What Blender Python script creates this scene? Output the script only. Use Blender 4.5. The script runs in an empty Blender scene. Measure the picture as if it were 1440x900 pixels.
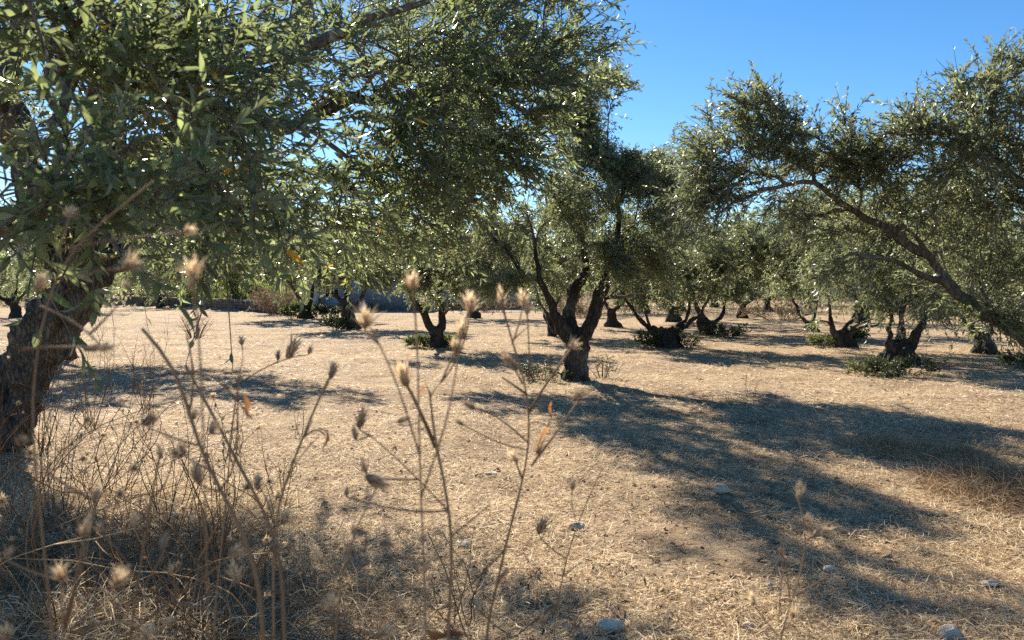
import bpy, bmesh, math, random
import numpy as np
from mathutils import Matrix, Vector
R = math.radians
rng = np.random.default_rng(7)
random.seed(7)
sc = bpy.context.scene
col = sc.collection

# ------------------------------------------------------------------ camera, sky, sun, exposure
F, CX, CY, CAMH = 1109.0, 720.0, 450.0, 1.5
PITCH = math.atan(50.0 / F)
cam_d = bpy.data.cameras.new("camera")
cam = bpy.data.objects.new("camera", cam_d)
col.objects.link(cam)
cam.location = (0, 0, CAMH)
cam.rotation_euler = (R(90) - PITCH, 0, 0)
cam_d.sensor_width = 36.0
cam_d.lens = 36.0 * F / 1440.0
cam_d.clip_start = 0.05
cam_d.clip_end = 2000
cam_d.dof.use_dof = True
cam_d.dof.focus_distance = 7.0
cam_d.dof.aperture_fstop = 8.5
sc.camera = cam

SUN_EL, SUN_AZ = R(31), R(-22.5)          # azimuth clockwise from +Y
sun_d = bpy.data.lights.new("sun", 'SUN')
sun_d.energy = 5.0
sun_d.angle = R(0.53)
sun_d.color = (1.0, 0.91, 0.76)
sun = bpy.data.objects.new("sun", sun_d)
col.objects.link(sun)
sdir = Vector((math.sin(SUN_AZ) * math.cos(SUN_EL), math.cos(SUN_AZ) * math.cos(SUN_EL), math.sin(SUN_EL)))
sun.rotation_euler = sdir.to_track_quat('Z', 'Y').to_euler()
sun.location = (-6, 14, 12)

world = bpy.data.worlds.new("World")
sc.world = world
world.use_nodes = True
wn = world.node_tree
bg = wn.nodes['Background']
sky = wn.nodes.new('ShaderNodeTexSky')
sky.sky_type = 'NISHITA'
sky.sun_disc = False
sky.sun_elevation = SUN_EL
sky.sun_rotation = SUN_AZ
sky.air_density = 1.0
sky.dust_density = 0.2
sky.altitude = 1200
sky.ozone_density = 3.0
hs = wn.nodes.new('ShaderNodeHueSaturation')
hs.inputs['Saturation'].default_value = 1.26
wn.links.new(sky.outputs[0], hs.inputs['Color'])
wn.links.new(hs.outputs[0], bg.inputs[0])
bg.inputs[1].default_value = 0.065
sc.view_settings.view_transform = 'Standard'
sc.view_settings.look = 'None'
sc.view_settings.exposure = 1.36
sc.view_settings.gamma = 1.0
sc.cycles.max_bounces = 7
sc.cycles.diffuse_bounces = 4
sc.cycles.glossy_bounces = 2
sc.cycles.transmission_bounces = 4
sc.cycles.sample_clamp_indirect = 6.0
sc.cycles.use_denoising = False
sc.cycles.use_adaptive_sampling = True
sc.cycles.adaptive_threshold = 0.01


# ------------------------------------------------------------------ geometry helpers
def P(px, py, d):
    """world point seen at photo pixel (px, py), d metres ahead"""
    x = (px - CX) / F
    y = -(py - CY) / F
    c, s = math.cos(PITCH), math.sin(PITCH)
    v = np.array([x, c + s * y, -s + c * y])
    v = v * (d / v[1])
    return v + np.array([0, 0, CAMH])


def G(px, py):
    x = (px - CX) / F
    y = -(py - CY) / F
    c, s = math.cos(PITCH), math.sin(PITCH)
    v = np.array([x, c + s * y, -s + c * y])
    v = v * (CAMH / -v[2])
    return float(v[0]), float(v[1])


def project(p):
    q = p - np.array([0, 0, CAMH])
    c, s = math.cos(PITCH), math.sin(PITCH)
    z = q[..., 1] * c - q[..., 2] * s
    y = q[..., 1] * s + q[..., 2] * c
    z = np.where(np.abs(z) < 1e-4, 1e-4, z)
    return CX + F * q[..., 0] / z, CY - F * y / z, z


def _hash(ix, iy, iz, seed):
    h = (ix.astype(np.int64) * 374761393 + iy.astype(np.int64) * 668265263 + iz.astype(np.int64) * 2147483647 + seed * 974634777)
    h = (h ^ (h >> 13)) * 1274126177
    h = h ^ (h >> 16)
    return (h & 0xFFFF).astype(np.float64) / 65535.0


def vnoise(p, seed=0):
    """3-D value noise in -1..1"""
    p = np.asarray(p, dtype=np.float64)
    i = np.floor(p).astype(np.int64)
    f = p - i
    f = f * f * (3 - 2 * f)
    r = 0
    for dx in (0, 1):
        wx = f[..., 0] if dx else 1 - f[..., 0]
        for dy in (0, 1):
            wy = f[..., 1] if dy else 1 - f[..., 1]
            for dz in (0, 1):
                wz = f[..., 2] if dz else 1 - f[..., 2]
                r = r + wx * wy * wz * _hash(i[..., 0] + dx, i[..., 1] + dy, i[..., 2] + dz, seed)
    return r * 2 - 1


def norm(v):
    return v / np.maximum(np.linalg.norm(v, axis=-1, keepdims=True), 1e-9)


WALL_A = np.array(G(185, 429.5))
WALL_B = np.array(G(392, 441.5))
_wd = norm(WALL_B - WALL_A)
_wn = np.array([-_wd[1], _wd[0]])
if _wn[1] < 0:
    _wn = -_wn


def sstep(a, b, x):
    t = np.clip((x - a) / (b - a), 0, 1)
    return t * t * (3 - 2 * t)


def H(x, y):
    """height of the ground"""
    x = np.asarray(x, dtype=np.float64)
    y = np.asarray(y, dtype=np.float64)
    z0 = np.zeros_like(x)
    p = np.stack([x, y, z0], -1)
    near = 1 - sstep(20, 60, y)
    h = 0.05 * vnoise(p * 0.22, 1) + 0.022 * vnoise(p * 0.9, 2) * near + 0.012 * vnoise(p * 3.1, 3) * near
    h = h * sstep(-1.0, 3.0, np.abs(x) + np.abs(y))
    s = (x - WALL_A[0]) * _wn[0] + (y - WALL_A[1]) * _wn[1]
    side = 1 - sstep(-13.5, -11.0, x)
    h = h + side * (0.62 * sstep(0.15, 0.8, s) + 0.035 * np.clip(s, 0, 40))
    h = h + (1 - side) * 0.035 * np.clip(y - 47, 0, 60)
    h = h + 0.0 * x
    return h


def Hs(x, y):
    return float(H(np.array([x]), np.array([y]))[0])


def mesh_np(name, verts, faces, mats=None, attrs=None, smooth=True):
    """faces: list of int arrays (n,3) or (n,4); attrs {name: per-vertex float array}"""
    me = bpy.data.meshes.new(name)
    verts = np.asarray(verts, dtype=np.float32)
    me.vertices.add(len(verts))
    me.vertices.foreach_set('co', verts.ravel())
    loops, starts, n = [], [], 0
    for f in faces:
        f = np.asarray(f, dtype=np.int32)
        if len(f) == 0:
            continue
        k = f.shape[1]
        loops.append(f.ravel())
        starts.append(n + np.arange(len(f), dtype=np.int32) * k)
        n += f.size
    loops = np.concatenate(loops)
    starts = np.concatenate(starts)
    me.loops.add(len(loops))
    me.loops.foreach_set('vertex_index', loops)
    me.polygons.add(len(starts))
    me.polygons.foreach_set('loop_start', starts)
    if smooth:
        me.polygons.foreach_set('use_smooth', np.ones(len(starts), dtype=bool))
    if attrs:
        for k, a in attrs.items():
            at = me.attributes.new(k, 'FLOAT', 'POINT')
            at.data.foreach_set('value', np.asarray(a, dtype=np.float32))
    me.update(calc_edges=True)
    me.validate()
    for m in (mats or []):
        me.materials.append(m)
    return me


def link(name, me, parent=None, loc=None):
    o = bpy.data.objects.new(name, me)
    col.objects.link(o)
    if parent is not None:
        o.parent = parent
    if loc is not None:
        o.location = loc
    return o


def thing(name, label, cat, loc, group=None):
    o = link(name, None, None, loc)
    o.empty_display_size = 0.2
    return tag(o, label, cat, group)


def tag(o, label=None, cat=None, group=None, kind=None):
    if label: o['label'] = label
    if cat: o['category'] = cat
    if group: o['group'] = group
    if kind: o['kind'] = kind
    return o


class MB:
    """collects shapes for one mesh"""
    def __init__(self):
        self.v, self.f3, self.f4, self.n, self.a = [], [], [], 0, []

    def add(self, v, f3=None, f4=None, a=0.5):
        v = np.asarray(v, dtype=np.float64)
        self.v.append(v)
        if f3 is not None and len(f3): self.f3.append(np.asarray(f3) + self.n)
        if f4 is not None and len(f4): self.f4.append(np.asarray(f4) + self.n)
        self.a.append(np.full(len(v), a) if np.isscalar(a) else np.asarray(a))
        self.n += len(v)

    def sweep(self, pts, rad, n=6, a=0.5, cap=True):
        pts = np.asarray(pts, dtype=np.float64)
        m = len(pts)
        rad = np.broadcast_to(np.asarray(rad, dtype=np.float64), (m,))
        tan = norm(np.gradient(pts, axis=0))
        ref = np.array([0.31, 0.17, 0.93]) if abs(tan[0] @ np.array([0.31, 0.17, 0.93])) < 0.9 else np.array([1.0, 0, 0])
        u = norm(ref - tan * (tan @ ref)[:, None])
        w = np.cross(tan, u)
        ang = np.arange(n) / n * 2 * np.pi
        v = pts[:, None] + rad[:, None, None] * (u[:, None] * np.cos(ang)[None, :, None] + w[:, None] * np.sin(ang)[None, :, None])
        v = v.reshape(-1, 3)
        i, j = np.meshgrid(np.arange(m - 1), np.arange(n), indexing='ij')
        f4 = np.stack([i * n + j, i * n + (j + 1) % n, (i + 1) * n + (j + 1) % n, (i + 1) * n + j], -1).reshape(-1, 4)
        f3 = None
        if cap:
            v = np.vstack([v, pts[0], pts[-1]])
            j = np.arange(n)
            f3 = np.vstack([np.stack([np.full(n, m * n), (j + 1) % n, j], -1),
                            np.stack([np.full(n, m * n + 1), (m - 1) * n + j, (m - 1) * n + (j + 1) % n], -1)])
        self.add(v, f3, f4, a)

    def box(self, c, s, rz=0, jit=0, a=0.5):
        v = np.array([[x, y, z] for z in (-.5, .5) for y in (-.5, .5) for x in (-.5, .5)]) * np.asarray(s)
        if jit: v = v + rng.normal(0, jit, v.shape)
        ca, sa = math.cos(rz), math.sin(rz)
        v = v @ np.array([[ca, sa, 0], [-sa, ca, 0], [0, 0, 1]]) + np.asarray(c)
        self.add(v, None, [[0, 2, 3, 1], [4, 5, 7, 6], [0, 1, 5, 4], [2, 6, 7, 3], [0, 4, 6, 2], [1, 3, 7, 5]], a)

    def mesh(self, name, mats, smooth=True, off=None):
        v = np.vstack(self.v)
        if off is not None: v = v - np.asarray(off)
        faces = []
        if self.f3: faces.append(np.vstack(self.f3))
        if self.f4: faces.append(np.vstack(self.f4))
        return mesh_np(name, v, faces, mats, {'tint': np.concatenate(self.a)}, smooth)


# ------------------------------------------------------------------ materials
class NT:
    def __init__(self, name):
        self.m = bpy.data.materials.new(name)
        self.m.use_nodes = True
        self.t = self.m.node_tree
        for n in list(self.t.nodes): self.t.nodes.remove(n)
        self.out = self.n('ShaderNodeOutputMaterial')

    def n(self, ty, **kw):
        o = self.t.nodes.new(ty)
        for k, v in kw.items():
            if k.startswith('i_'):
                o.inputs[k[2:].replace('_', ' ')].default_value = v
            else:
                setattr(o, k, v)
        return o

    def l(self, a, b): self.t.links.new(a, b)

    def ramp(self, fac, stops, interp='LINEAR'):
        r = self.n('ShaderNodeValToRGB')
        r.color_ramp.interpolation = interp
        e = r.color_ramp.elements
        while len(e) < len(stops): e.new(0.5)
        for k, (p, c) in enumerate(stops):
            e[k].position = p
            e[k].color = (*c, 1) if len(c) == 3 else c
        self.l(fac, r.inputs[0])
        return r.outputs[0]

    def attr(self, name):
        a = self.n('ShaderNodeAttribute', attribute_name=name)
        return a.outputs['Fac']

    def noise(self, scale, detail=4, vec=None, rough=0.55, dist=0.0):
        o = self.n('ShaderNodeTexNoise')
        o.inputs['Scale'].default_value = scale
        o.inputs['Detail'].default_value = detail
        o.inputs['Roughness'].default_value = rough
        o.inputs['Distortion'].default_value = dist
        if vec is not None: self.l(vec, o.inputs['Vector'])
        return o.outputs['Fac']

    def mix(self, fac, a, b, mode='MIX'):
        o = self.n('ShaderNodeMix', data_type='RGBA', blend_type=mode)
        for sock, v in ((o.inputs[0], fac), (o.inputs[6], a), (o.inputs[7], b)):
            if isinstance(v, (int, float)): sock.default_value = v
            elif isinstance(v, tuple): sock.default_value = (*v, 1)
            else: self.l(v, sock)
        return o.outputs[2]

    def coord(self, scale=(1, 1, 1)):
        c = self.n('ShaderNodeNewGeometry').outputs['Position']
        mp = self.n('ShaderNodeMapping')
        mp.inputs['Scale'].default_value = scale
        self.l(c, mp.inputs[0])
        return mp.outputs[0]

    def bump(self, h, strength=0.5, dist=0.02, nrm=None):
        b = self.n('ShaderNodeBump')
        b.inputs['Strength'].default_value = strength
        b.inputs['Distance'].default_value = dist
        self.l(h, b.inputs['Height'])
        if nrm is not None: self.l(nrm, b.inputs['Normal'])
        return b.outputs[0]

    def principled(self, color, rough=0.8, nrm=None, spec=0.3):
        p = self.n('ShaderNodeBsdfPrincipled')
        if isinstance(color, tuple): p.inputs['Base Color'].default_value = (*color, 1)
        else: self.l(color, p.inputs['Base Color'])
        if isinstance(rough, (int, float)): p.inputs['Roughness'].default_value = rough
        else: self.l(rough, p.inputs['Roughness'])
        p.inputs['Specular IOR Level'].default_value = spec
        if nrm is not None: self.l(nrm, p.inputs['Normal'])
        return p

    def finish(self, sh):
        self.l(sh, self.out.inputs['Surface'])
        return self.m


def leaf_mat(name, top, under, trans, yellow, spec=0.5, rough=0.36, tw=0.42):
    """two-sided leaf: dark upper face, pale lower face, light passing through; tint > 0.975 is a yellowed leaf"""
    t = NT(name)
    tint = t.attr('tint')
    dk = tuple(c * 0.5 for c in top)
    lt = tuple(c * 1.8 for c in top)
    cu = t.ramp(tint, [(0.0, dk), (0.6, top), (0.965, lt), (0.985, yellow)])
    cl = t.ramp(tint, [(0.0, tuple(c * 0.75 for c in under)), (0.965, tuple(c * 1.2 for c in under)), (0.985, yellow)])
    ct = t.ramp(tint, [(0.0, tuple(c * 0.4 for c in trans)), (0.7, trans), (0.965, tuple(c * 1.6 for c in trans)), (0.985, tuple(c * 1.3 for c in yellow))])
    back = t.n('ShaderNodeNewGeometry').outputs['Backfacing']
    c = t.mix(back, cu, cl)
    p = t.principled(c, rough, None, spec)
    tr = t.n('ShaderNodeBsdfTranslucent')
    t.l(ct, tr.inputs['Color'])
    mx = t.n('ShaderNodeMixShader')
    mx.inputs[0].default_value = tw
    t.l(p.outputs[0], mx.inputs[1])
    t.l(tr.outputs[0], mx.inputs[2])
    return t.finish(mx.outputs[0])


M_LEAF = leaf_mat('olive_leaf', (0.080, 0.104, 0.058), (0.28, 0.295, 0.23), (0.34, 0.38, 0.165), (0.55, 0.30, 0.03), 0.4, 0.4, 0.45)
M_LEAFN = leaf_mat('olive_leaf_near', (0.052, 0.094, 0.056), (0.26, 0.28, 0.215), (0.34, 0.40, 0.155), (0.65, 0.34, 0.03), 0.5, 0.36, 0.5)
M_SHRUB = leaf_mat('shrub_leaf', (0.040, 0.056, 0.026), (0.08, 0.095, 0.055), (0.09, 0.12, 0.03), (0.30, 0.22, 0.07), 0.35, 0.5, 0.25)
M_LIME = leaf_mat('lime_leaf', (0.10, 0.18, 0.02), (0.14, 0.22, 0.05), (0.35, 0.48, 0.03), (0.5, 0.5, 0.04), 0.4, 0.45, 0.5)
M_GRASS = leaf_mat('green_grass', (0.10, 0.125, 0.045), (0.11, 0.135, 0.055), (0.22, 0.26, 0.08), (0.45, 0.36, 0.12), 0.25, 0.6, 0.45)


def dry_mat(name, stops, tw=0.3, rough=0.75, spec=0.2):
    t = NT(name)
    c = t.ramp(t.attr('tint'), stops)
    n = t.noise(60, 3, t.coord())
    c = t.mix(t.ramp(n, [(0.3, (0.0, 0.0, 0.0)), (0.75, (0.5, 0.5, 0.5))]), c, (0.9, 0.8, 0.65), 'MULTIPLY')
    p = t.principled(c, rough, None, spec)
    tr = t.n('ShaderNodeBsdfTranslucent')
    t.l(c, tr.inputs['Color'])
    mx = t.n('ShaderNodeMixShader')
    mx.inputs[0].default_value = tw
    t.l(p.outputs[0], mx.inputs[1])
    t.l(tr.outputs[0], mx.inputs[2])
    return t.finish(mx.outputs[0])


M_STRAW = dry_mat('dry_straw', [(0.0, (0.18, 0.115, 0.065)), (0.25, (0.46, 0.325, 0.19)), (0.6, (0.79, 0.64, 0.43)), (1.0, (0.90, 0.80, 0.59))], 0.42, 0.6)
M_RUST = dry_mat('rusty_dry_grass', [(0.0, (0.20, 0.125, 0.075)), (0.5, (0.40, 0.28, 0.17)), (1.0, (0.58, 0.45, 0.29))], 0.25)
M_STEM = dry_mat('dry_stem', [(0.0, (0.085, 0.048, 0.03)), (0.5, (0.23, 0.135, 0.08)), (1.0, (0.52, 0.38, 0.22))], 0.05)
M_HEAD = dry_mat('dry_seed_head', [(0.0, (0.20, 0.12, 0.07)), (0.45, (0.50, 0.35, 0.21)), (1.0, (0.85, 0.70, 0.48))], 0.5)
M_HEADB = dry_mat('brown_seed_head', [(0.0, (0.13, 0.085, 0.055)), (0.45, (0.30, 0.21, 0.145)), (1.0, (0.54, 0.42, 0.30))], 0.3)
M_ORANGE = dry_mat('withered_leaf', [(0.0, (0.20, 0.09, 0.04)), (1.0, (0.52, 0.23, 0.08))], 0.45)
M_LITTER = dry_mat('leaf_litter', [(0.0, (0.05, 0.035, 0.025)), (0.6, (0.20, 0.14, 0.09)), (1.0, (0.40, 0.32, 0.22))], 0.1)
M_DRYBUSH = dry_mat('dry_bush', [(0.0, (0.14, 0.10, 0.065)), (0.6, (0.34, 0.255, 0.17)), (1.0, (0.52, 0.42, 0.29))], 0.25)


def bark_mat(name, dark, light, scale=1.0, moss=(0.22, 0.21, 0.16)):
    t = NT(name)
    v = t.coord((9 * scale, 9 * scale, 2.6 * scale))
    n1 = t.noise(1.6, 6, v, 0.65, 0.6)
    n2 = t.noise(22 * scale, 5, t.coord(), 0.6)
    n3 = t.noise(2.2, 3, t.coord())
    vo = t.n('ShaderNodeTexVoronoi', feature='DISTANCE_TO_EDGE')
    vo.inputs['Scale'].default_value = 2.2
    t.l(v, vo.inputs['Vector'])
    crack = t.ramp(vo.outputs['Distance'], [(0.0, (0, 0, 0)), (0.22, (1, 1, 1))])
    c = t.ramp(n1, [(0.28, dark), (0.72, light)])
    c = t.mix(t.ramp(n3, [(0.5, (0, 0, 0)), (0.72, (0.65, 0.65, 0.65))]), c, moss)
    c = t.mix(0.7, c, t.mix(crack, (0.35, 0.32, 0.3), (1.0, 1.0, 1.0)), 'MULTIPLY')
    c = t.mix(0.5, c, t.ramp(n2, [(0.25, (0.5, 0.5, 0.5)), (0.75, (1.25, 1.25, 1.25))]), 'MULTIPLY')
    b = t.bump(n1, 0.9, 0.03)
    b = t.bump(crack, 0.8, 0.015, b)
    b = t.bump(n2, 0.5, 0.006, b)
    return t.finish(t.principled(c, 0.92, b, 0.15).outputs[0])


M_BARK = bark_mat('olive_bark', (0.028, 0.024, 0.021), (0.100, 0.082, 0.068))
M_BARKN = bark_mat('old_olive_bark', (0.048, 0.048, 0.050), (0.160, 0.158, 0.155), 1.5)
M_TWIG = bark_mat('olive_twig', (0.085, 0.070, 0.055), (0.24, 0.205, 0.165))
M_TWIGP = bark_mat('pale_olive_twig', (0.14, 0.12, 0.095), (0.36, 0.32, 0.26))
M_BARKR = bark_mat('grey_olive_bark', (0.070, 0.060, 0.050), (0.22, 0.19, 0.155))


def ground_mat():
    t = NT('dry_ground')
    co = t.coord()
    big = t.noise(0.35, 4, co, 0.55)
    mid = t.noise(2.3, 5, co, 0.6)
    fine = t.noise(38, 6, co, 0.7)
    # fibres: two warped, stretched noises at crossing angles
    fib = []
    for ang, sd in ((0.5, 0.0), (-0.9, 7.0), (1.7, 13.0)):
        mp = t.n('ShaderNodeMapping')
        mp.inputs['Rotation'].default_value = (0, 0, ang)
        mp.inputs['Location'].default_value = (sd, sd, 0)
        mp.inputs['Scale'].default_value = (9, 85, 1)
        wv = t.n('ShaderNodeVectorMath', operation='ADD')
        nz = t.n('ShaderNodeTexNoise')
        nz.inputs['Scale'].default_value = 5
        t.l(co, nz.inputs['Vector'])
        sc_ = t.n('ShaderNodeVectorMath', operation='SCALE')
        sc_.inputs['Scale'].default_value = 0.25
        t.l(nz.outputs['Color'], sc_.inputs[0])
        t.l(co, wv.inputs[0]); t.l(sc_.outputs[0], wv.inputs[1])
        t.l(wv.outputs[0], mp.inputs[0])
        fib.append(t.noise(1.0, 3, mp.outputs[0], 0.55))
    mx = t.n('ShaderNodeMath', operation='MAXIMUM'); t.l(fib[0], mx.inputs[0]); t.l(fib[1], mx.inputs[1])
    mx2 = t.n('ShaderNodeMath', operation='MAXIMUM'); t.l(mx.outputs[0], mx2.inputs[0]); t.l(fib[2], mx2.inputs[1])
    fibre = mx2.outputs[0]
    soil = t.ramp(mid, [(0.3, (0.26, 0.19, 0.125)), (0.6, (0.44, 0.335, 0.22)), (0.8, (0.58, 0.455, 0.315))])
    straw = t.ramp(fine, [(0.3, (0.40, 0.295, 0.19)), (0.55, (0.70, 0.545, 0.37)), (0.8, (0.86, 0.71, 0.51))])
    cover = t.ramp(big, [(0.35, (0.35, 0.35, 0.35)), (0.65, (0.9, 0.9, 0.9))])
    fm = t.ramp(fibre, [(0.50, (0.05, 0.05, 0.05)), (0.72, (1, 1, 1))])
    c = t.mix(t.mix(1.0, fm, cover, 'MULTIPLY'), soil, straw)
    spots = t.noise(9, 5, co, 0.65)
    c = t.mix(1.0, c, t.ramp(spots, [(0.30, (0.42, 0.37, 0.34)), (0.5, (1, 1, 1))]), 'MULTIPLY')
    patch = t.noise(0.7, 6, co, 0.7, 0.4)
    c = t.mix(0.8, c, t.ramp(patch, [(0.36, (0.66, 0.60, 0.55)), (0.50, (1, 1, 1)), (0.66, (1.12, 1.10, 1.04))]), 'MULTIPLY')
    warm = t.noise(0.16, 3, co)
    c = t.mix(0.6, c, t.ramp(warm, [(0.3, (0.92, 0.88, 0.84)), (0.7, (1.08, 1.0, 0.9))]), 'MULTIPLY')
    # green field beyond the wall
    pos = t.n('ShaderNodeNewGeometry').outputs['Position']
    b = t.bump(mid, 0.5, 0.05)
    b = t.bump(spots, 0.9, 0.05, b)
    b = t.bump(fine, 0.9, 0.03, b)
    b = t.bump(fibre, 0.8, 0.012, b)
    return t.finish(t.principled(c, 0.95, b, 0.1).outputs[0])


M_GROUND = ground_mat()


def stone_mat(name, a, b_, sc_=9):
    t = NT(name)
    co = t.coord()
    n = t.noise(sc_, 6, co, 0.6)
    n2 = t.noise(sc_ * 6, 4, co)
    c = t.ramp(n, [(0.3, a), (0.7, b_)])
    c = t.mix(0.5, c, t.ramp(n2, [(0.3, (0.6, 0.6, 0.6)), (0.7, (1.1, 1.1, 1.1))]), 'MULTIPLY')
    return t.finish(t.principled(c, 0.9, t.bump(n2, 0.6, 0.01, t.bump(n, 0.6, 0.03)), 0.2).outputs[0])


M_STONE = stone_mat('pale_stone', (0.50, 0.42, 0.32), (0.72, 0.63, 0.50))
M_CLOD = stone_mat('earth_clod', (0.26, 0.17, 0.10), (0.46, 0.33, 0.21))
M_WALL = stone_mat('wall_stone', (0.10, 0.085, 0.07), (0.22, 0.19, 0.16), 3)
M_CONC = stone_mat('grey_render', (0.20, 0.225, 0.26), (0.30, 0.33, 0.37), 1.1)
M_PLASTER = stone_mat('pale_plaster', (0.55, 0.52, 0.50), (0.66, 0.63, 0.6), 2)
M_ROOF = stone_mat('roof_sheet', (0.30, 0.29, 0.28), (0.4, 0.38, 0.36), 2)
tt = NT('blue_plastic'); M_BLUE = tt.finish(tt.principled((0.012, 0.06, 0.36), 0.4).outputs[0])
tt = NT('dark_opening'); M_DARK = tt.finish(tt.principled((0.03, 0.03, 0.035), 0.3).outputs[0])

# ------------------------------------------------------------------ leaves
LEAF_HI_V = np.array([[0, 0, 0], [.33, 0, .03], [.70, 0, .01], [1, 0, -.10],
                      [.30, .5, .09], [.68, .40, .05], [.30, -.5, .09], [.68, -.40, .05]])
LEAF_HI_3 = np.array([[0, 1, 4], [2, 3, 5], [0, 6, 1], [2, 7, 3]])
LEAF_HI_4 = np.array([[4, 1, 2, 5], [1, 6, 7, 2]])
LEAF_LO_V = np.array([[0, 0, 0], [.46, -.5, .07], [1, 0, -.06], [.46, .5, .07]])
LEAF_LO_4 = np.array([[0, 1, 2, 3]])


def leaf_frames(p0, d, L, droop, K, r, leaf_len, leaf_wid, alpha=(22, 56)):
    """frames of K leaves on each shoot -> pos, dir, width dir, normal, length, width (flattened)"""
    S = len(p0)
    z = np.array([0, 0, 1.0])
    k = np.arange(K)
    t = ((k // 2) + 1) / (K / 2.0)
    t = t[None, :] + r.normal(0, 0.03, (S, K))
    pos = p0[:, None] + d[:, None] * (L[:, None] * t)[..., None] - z * (droop * L)[:, None, None] * (t ** 2)[..., None]
    tan = norm(d[:, None] - 2 * z * (droop[:, None] * t)[..., None])
    u = norm(np.cross(d, z + r.normal(0, 0.1, (S, 3))))
    w = np.cross(d, u)
    phi = (k % 2) * np.pi + (k // 2) * (np.pi / 2)
    phi = phi[None, :] + r.uniform(0, 6.28, (S, 1)) + r.normal(0, 0.22, (S, K))
    side = u[:, None] * np.cos(phi)[..., None] + w[:, None] * np.sin(phi)[..., None]
    al = np.radians(r.uniform(alpha[0], alpha[1], (S, K)))[..., None]
    ld = norm(tan * np.cos(al) + side * np.sin(al) + r.normal(0, 0.09, (S, K, 3)) - z * 0.06)
    nn = tan + r.normal(0, 0.24, (S, K, 3)) + z * 0.25
    nn = norm(nn - ld * np.sum(nn * ld, -1, keepdims=True))
    wd = np.cross(nn, ld)
    ll = leaf_len * r.uniform(0.6, 1.2, (S, K)) * np.where(t > 0.85, 0.75, 1.0)
    lw = leaf_wid * r.uniform(0.75, 1.2, (S, K))
    f = lambda a: a.reshape(-1, a.shape[-1]) if a.ndim == 3 else a.ravel()
    return f(pos), f(ld), f(wd), f(nn), f(ll), f(lw)


def leaves_mesh(name, fr, mat, tint, hi, off):
    """hi: True / False, or a mask of the leaves that get the folded eight-point shape"""
    n_all = len(fr[0])
    mask = np.full(n_all, bool(hi)) if np.isscalar(hi) else hi
    curl_all = np.random.default_rng(n_all).normal(0, .10, n_all)
    vs, f3, f4, tn, nb = [], [], [], [], 0
    for sel, T, t3, t4 in ((mask, LEAF_HI_V, LEAF_HI_3, LEAF_HI_4), (~mask, LEAF_LO_V, None, LEAF_LO_4)):
        if not sel.any(): continue
        pos, ld, wd, nn, ll, lw = (a[sel] for a in fr)
        n, m = len(pos), len(T)
        v = (pos[:, None] + ld[:, None] * (T[None, :, 0:1] * ll[:, None, None]) + wd[:, None] * (T[None, :, 1:2] * lw[:, None, None])
             + nn[:, None] * ((T[None, :, 2:3] + curl_all[sel][:, None, None] * T[None, :, 0:1] ** 2) * ll[:, None, None]))
        vs.append(v.reshape(-1, 3) - np.asarray(off))
        base = nb + (np.arange(n) * m)[:, None, None]
        if t3 is not None: f3.append((t3[None] + base).reshape(-1, 3))
        f4.append((t4[None] + base).reshape(-1, 4))
        tn.append(np.repeat(tint[sel], m)); nb += n * m
    return mesh_np(name, np.vstack(vs), f3 + f4, [mat], {'tint': np.concatenate(tn)})


_leaf_vars = {}


def leaf_variant(mat, k, yellow=False):
    key = (mat.name, k, yellow)
    if key not in _leaf_vars:
        v = LEAF_HI_V.copy()
        v[:, 2] += (k - 3) * 0.03 * v[:, 0] ** 2
        t = 0.995 if yellow else (k + 0.5) / 8 * 0.95
        _leaf_vars[key] = mesh_np('leaf', v, [LEAF_HI_3, LEAF_HI_4], [mat], {'tint': np.full(8, t)})
    return _leaf_vars[key]


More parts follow.
